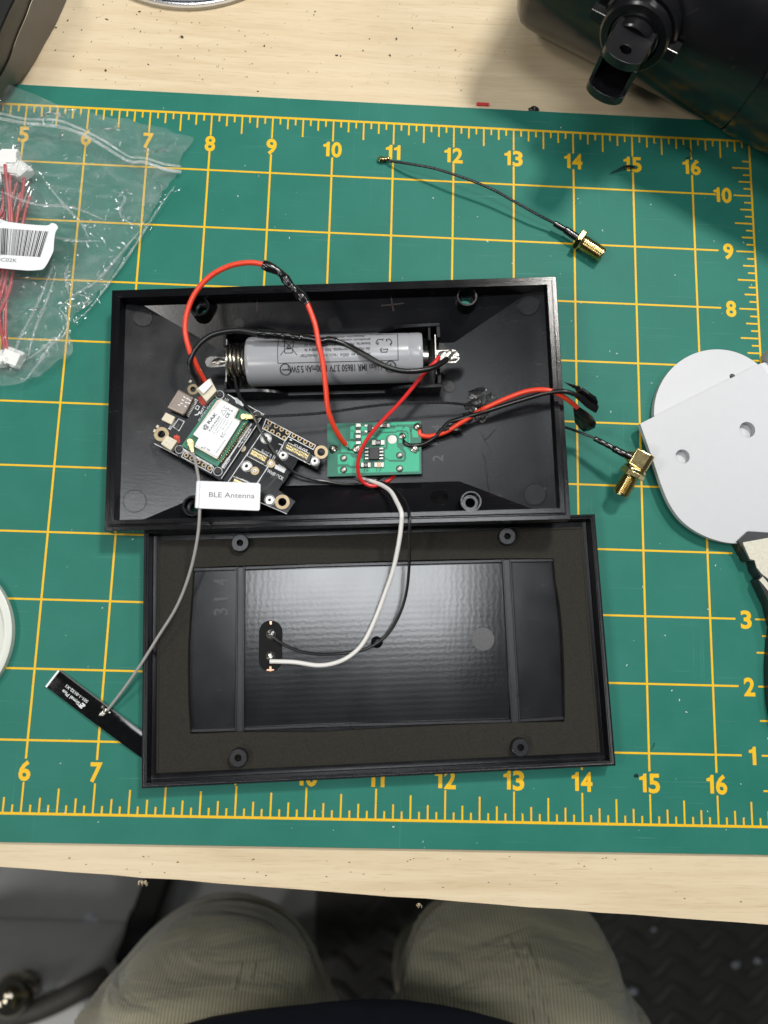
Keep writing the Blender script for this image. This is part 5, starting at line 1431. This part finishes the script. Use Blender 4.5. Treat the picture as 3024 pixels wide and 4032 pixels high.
for i, (x, y, r) in enumerate([(540, 362, 8), (566, 367, 5), (400, 76, 5), (392, 97, 4), (755, 254, 5), (888, 362, 8), (712, 331, 5), (1035, 183, 5), (1316, 327, 5), (1297, 178, 4), (930, 255, 8), (1354, 590, 4), (68, 300, 6), (25, 597, 5)]+[(random.uniform(0, 1640), random.uniform(10, 600), random.uniform(1.5, 3)) for _ in range(60)]):
    p = W(*c2(x, y), TZ+.003); m.blob(p, r*.0029, 1.3, .8, .4, Fr((0, 0, 0), (math.cos(i*1.7), math.sin(i*1.7), 0), z=(0, 0, 1)), .6, 7, i)
for i in range(40):
    px = random.uniform(0, 3024); py = 3350+random.uniform(.1, .9)*(60+px*.075); p = W(px, py, TZ+.002); m.blob(p, random.uniform(.005, .011), 2, .8, .4, GF, .6, 7, i)
tag(fin(m.build('bench_dust', M['speck'], None)), 'dark specks of dust scattered on the pale plywood', 'dust', kind='stuff')
m = MB()
for i in range(170):
    px = random.uniform(0, 3024); py = random.uniform(350, 3330); p = W(px, py, .003)
    if px < 600 and py < 1500: continue
    m.blob(p, random.uniform(.004, .012), random.uniform(1, 2.2), .7, .4, Fr((0, 0, 0), (math.cos(i*2.4), math.sin(i*2.4), 0), z=(0, 0, 1)), .7, 7, i)
tag(fin(m.build('mat_lint', M['lint'], None)), 'pale lint specks scattered over the green mat', 'lint', kind='stuff')

# ================================================================== person's lap
per = thing('person', 'seated person in khaki corduroy trousers and a navy top, knees against the bench edge', 'person')
sk_v = []; sk_r = []; sk_e = []


def jv(p, r, par=None):
    sk_v.append(V(p)); sk_r.append(r)
    if par is not None: sk_e.append((par, len(sk_v)-1))
    return len(sk_v)-1


KL = W(868, 3950, -8.2); KR = W(2008, 3930, -8.0)
pel = jv((11, -21, -10.5), 5.4)
for K, hx in ((KL, W(868, 5200, -10).x), (KR, W(2008, 5200, -10).x)):
    h1_ = jv((hx, -18.5, -10), 4.2, pel); h2_ = jv(V((hx, -18.5, -10)).lerp(K, .55)+V((0, 0, .2)), 5.2, h1_)
    h3_ = jv(K+V((0, -1.6, .2)), 4.1, h2_); h3b = jv(K+V((0, .75, -.5)), 2.3, h3_); h4_ = jv(K+V((0, -2.6, -5.5)), 2.2, h3b); jv(K+V((0, -6.5, -19)), 1.8, h4_)
me = bpy.data.meshes.new('trousers'); me.from_pydata([tuple(v) for v in sk_v], sk_e, [])
to_ = bpy.data.objects.new('trousers', me); COL.objects.link(to_)
sm_ = to_.modifiers.new('skin', 'SKIN')
for i, v in enumerate(me.skin_vertices[0].data): v.radius = (sk_r[i], sk_r[i])
me.skin_vertices[0].data[0].use_root = True
sb = to_.modifiers.new('sub', 'SUBSURF'); sb.levels = 5; sb.render_levels = 5
bpy.context.view_layer.update()
dg = bpy.context.evaluated_depsgraph_get(); m2 = bpy.data.meshes.new_from_object(to_.evaluated_get(dg)); bpy.data.objects.remove(to_)
nrm = [v.normal.copy() for v in m2.vertices]
for v, n_ in zip(m2.vertices, nrm):
    c = v.co
    lat = c.x-(KL.x if c.x < 11 else KR.x)
    sy2 = c.y+lat*lat*.10+.35*noise.noise(V((c.x*.4, c.y*.3, 8)))
    ph = sy2*4.2+c.z*1.5+3.2*noise.noise(V((c.x*.22, c.y*.22, c.z*.15)))
    mk = .75+.5*noise.noise(V((c.x*.3, c.y*.35, 4.5)))
    ph2 = sy2*9.5+c.z*2+3*noise.noise(V((c.x*.3, c.y*.4, 12)))
    fo2 = .30*noise.noise(V((c.x*.16, c.y*.4, 2)))+(max(0, math.sin(ph))**2)*.34*mk+(max(0, math.sin(ph2))**2)*.11*mk
    v.co = c+n_*fo2*(1 if c.z > -14 else .4)
m2.polygons.foreach_set('use_smooth', [True]*len(m2.polygons)); m2.materials.clear(); m2.materials.append(M['khaki'])
tr = bpy.data.objects.new('trousers', m2); COL.objects.link(tr); tr.parent = per
from mathutils.bvhtree import BVHTree
bvh = BVHTree.FromPolygons([v.co.copy() for v in m2.vertices], [tuple(p.vertices) for p in m2.polygons])


def onleg(px, py):
    d = ray(px, py).normalized(); h = bvh.ray_cast(CP, d); return h[0] if h[0] else W(px, py, -6)


for L in ([cB6(540, 755), cB6(585, 850), cB6(625, 950), cB6(650, 1030), cB6(675, 1120)], [cB6(620, 790), cB6(665, 900), cB6(700, 1010), cB6(730, 1120)], [cB5(1045, 880), cB5(1030, 940), cB5(1015, 1000)], [cB5(1105, 880), cB5(1085, 950)]):
    MB().tube(smooth([onleg(*p) for p in L], 5), .07, 8, sy=.8).build('seam', M['khaki'], tr)
# navy top: torso seen only at its hem
m = MB(); rings = []
for k, (z, rx, ry, cy) in enumerate(((-6.4, 7.8, 5.3, -10.9), (-5.6, 7.9, 6.0, -10.75), (-4.8, 7.9, 6.2, -10.65), (-2, 7.8, 6.1, -10.8), (3, 7.6, 5.4, -11.8), (9, 8.2, 4.9, -12.4), (13, 7.6, 4.3, -12.6), (15, 4.5, 3, -12.6), (15.6, 1.0, .8, -12.6))):
    rings.append([V((11+rx*math.cos(a*math.pi/32), cy+ry*math.sin(a*math.pi/32)+.10*noise.noise(V((a*.3, z*.3, 1))), z+.2*math.sin(a*.5) if k < 2 else z)) for a in range(64)])
vs = [p for r_ in rings for p in r_]; fs = [(i*64+k, i*64+(k+1) % 64, (i+1)*64+(k+1) % 64, (i+1)*64+k) for i in range(len(rings)-1) for k in range(64)]
m.add(vs, fs+[tuple(range(63, -1, -1)), tuple((len(rings)-1)*64+k for k in range(64))]); m.build('shirt', M['navy'], per, 60)
fin(per)

# ================================================================== things on the floor
fz = FZ
t = thing('rubber_mat', 'dark rubber floor mat with wavy raised ridges on the right under the bench', 'floor mat')
m = MB(); m.box(GF, W(1240, 3640, fz+.4).x, 46, -34, 14, fz, fz+.4); m.build('base', M['rubber'], t, 0, .1)
m = MB()
for j in range(34):
    y = -32+j*1.25; vs = []; P_ = []
    for i in range(56): P_.append(V((W(1240, 3640, fz+.4).x+.8+i*.6, y+.42*(1 if i % 4 < 2 else -1)*(.5 if i % 2 else 1), fz+.42)))
    m.tube(P_, .26, 5, sy=.7)
tag(m.build('ridge', M['rubber'], t), kind='stuff'); fin(t)
t = thing('floor_box', 'pale low box with rounded edges on the floor at the lower left corner', 'box')
bx = [W(-500, 3855, -22), W(330, 3880, -22), W(520, 4500, -22), W(-500, 4500, -22)]
m = MB(); m.prism(GF, [tuple(p[:2]) for p in bx], fz, -22); m.build('body', M['box'], t, 0, .4, 3); fin(t)
t = thing('ball_knob', 'shiny dark bronze ball on a stem standing on the pale floor box', 'knob')
p = W(50, 3915, -20.6); m = MB(); m.blob(p, .78, n=28); m.build('ball', M['bronze'], t, 60)
m = MB(); m.lathe(Fr((p.x, p.y-.2, -22), (1, 0, 0), z=(0, 0, 1)), [(.55, 0), (.5, .1), (.3, .3), (.28, .9)], 20); m.build('stem', M['bronze'], t); fin(t)
x = MB().tube(wpath([(-80, 4010, -21), (80, 3995, -21), (200, 3955, -21), (330, 3890, -21.2), (400, 3850, -22)], 6), .42, 12).build('floor_cable', M['cable'], None); tag(fin(x), 'thick dark cable lying across the pale floor box', 'cable')
x = MB().tube(wpath([(20, 3860, fz+.25), (140, 3800, fz+.25), (260, 3735, fz+.25), (360, 3690, fz+.25), (392, 3668, fz+.25), (385, 3650, fz+.25)], 6), .22, 10).build('floor_cable', M['cable'], None); tag(fin(x), 'thinner dark cable on the grey concrete floor above the box', 'cable')
t = thing('blue_dish', 'pale blue rounded plastic dish with a dark rim, on the concrete floor', 'dish')
q_ = [(-130, 3560), (-20, 3630), (20, 3680), (42, 3725), (38, 3750), (15, 3758), (-60, 3735), (-140, 3680)]
pz_ = [V(W(*p, fz)) for p in q_]; cs = smooth(pz_, 4, True); cc2 = sum(cs, V())/len(cs)
m = MB(); m.prism(GF, [tuple(p[:2]) for p in cs], fz, fz+.5); m.build('body', M['cable'], t, 40, .1)
m = MB(); m.prism(GF, [tuple((cc2+(p-cc2)*.9)[:2]) for p in cs], fz+.5, fz+.56); m.build('inner_face', M['blue'], t, 40, .05); fin(t)
for px, py, r, lb_ in ((360, 3610, .30, 'small white paper crumb on the concrete floor, nearer the bench edge'), (190, 3742, .38, 'larger ragged white crumb on the concrete floor beside the thin cable')):
    m = MB()
    for k in range(5): p = W(px+random.uniform(-18, 18), py+random.uniform(-14, 14), fz+.1); m.blob(p, r*random.uniform(.35, .6), 1.3, 1, .4, GF, .8, 9, k)
    tag(fin(m.build('paper_crumb', M['crumb'], None)), lb_, 'scrap')
for px, py, r, lb_ in ((2982, 3783, .16, 'pale grey crumb on the ribbed rubber mat near the right photo edge'), (2898, 3798, .18, 'bluish white crumb on the rubber mat beside the right-hand grey one'), (2495, 3905, .17, 'white crumb on the rubber mat right next to the right thigh'), (2575, 3660, .12, 'faint grey crumb on the rubber mat close to the bench edge')):
    tag(fin(MB().blob(W(px, py, fz+.6), r, 1.2, 1, .6, GF, .6, 9, px).build('floor_crumb', M['crumb'], None)), lb_, 'scrap')
t = thing('chair_base', 'black chair base leg with a caster in shadow beside the left knee', 'chair')
m = MB(); a = W(575, 3600, -26); m.box(Fr(a, (.3, 1, 0), z=(0, 0, 1)), -2.2, 5, -.6, .6, -.5, .5); m.build('leg', M['dark'], t, 0, .2, 2)
m = MB(); m.lathe(Fr(a+V((-.6, -1.6, -1.7)), (0, 1, 0), z=(1, 0, 0)), [(0, -.5), (1.2, -.5), (1.3, -.3), (1.3, .3), (1.2, .5), (0, .5)], 28); m.build('caster', M['dark'], t); fin(t)
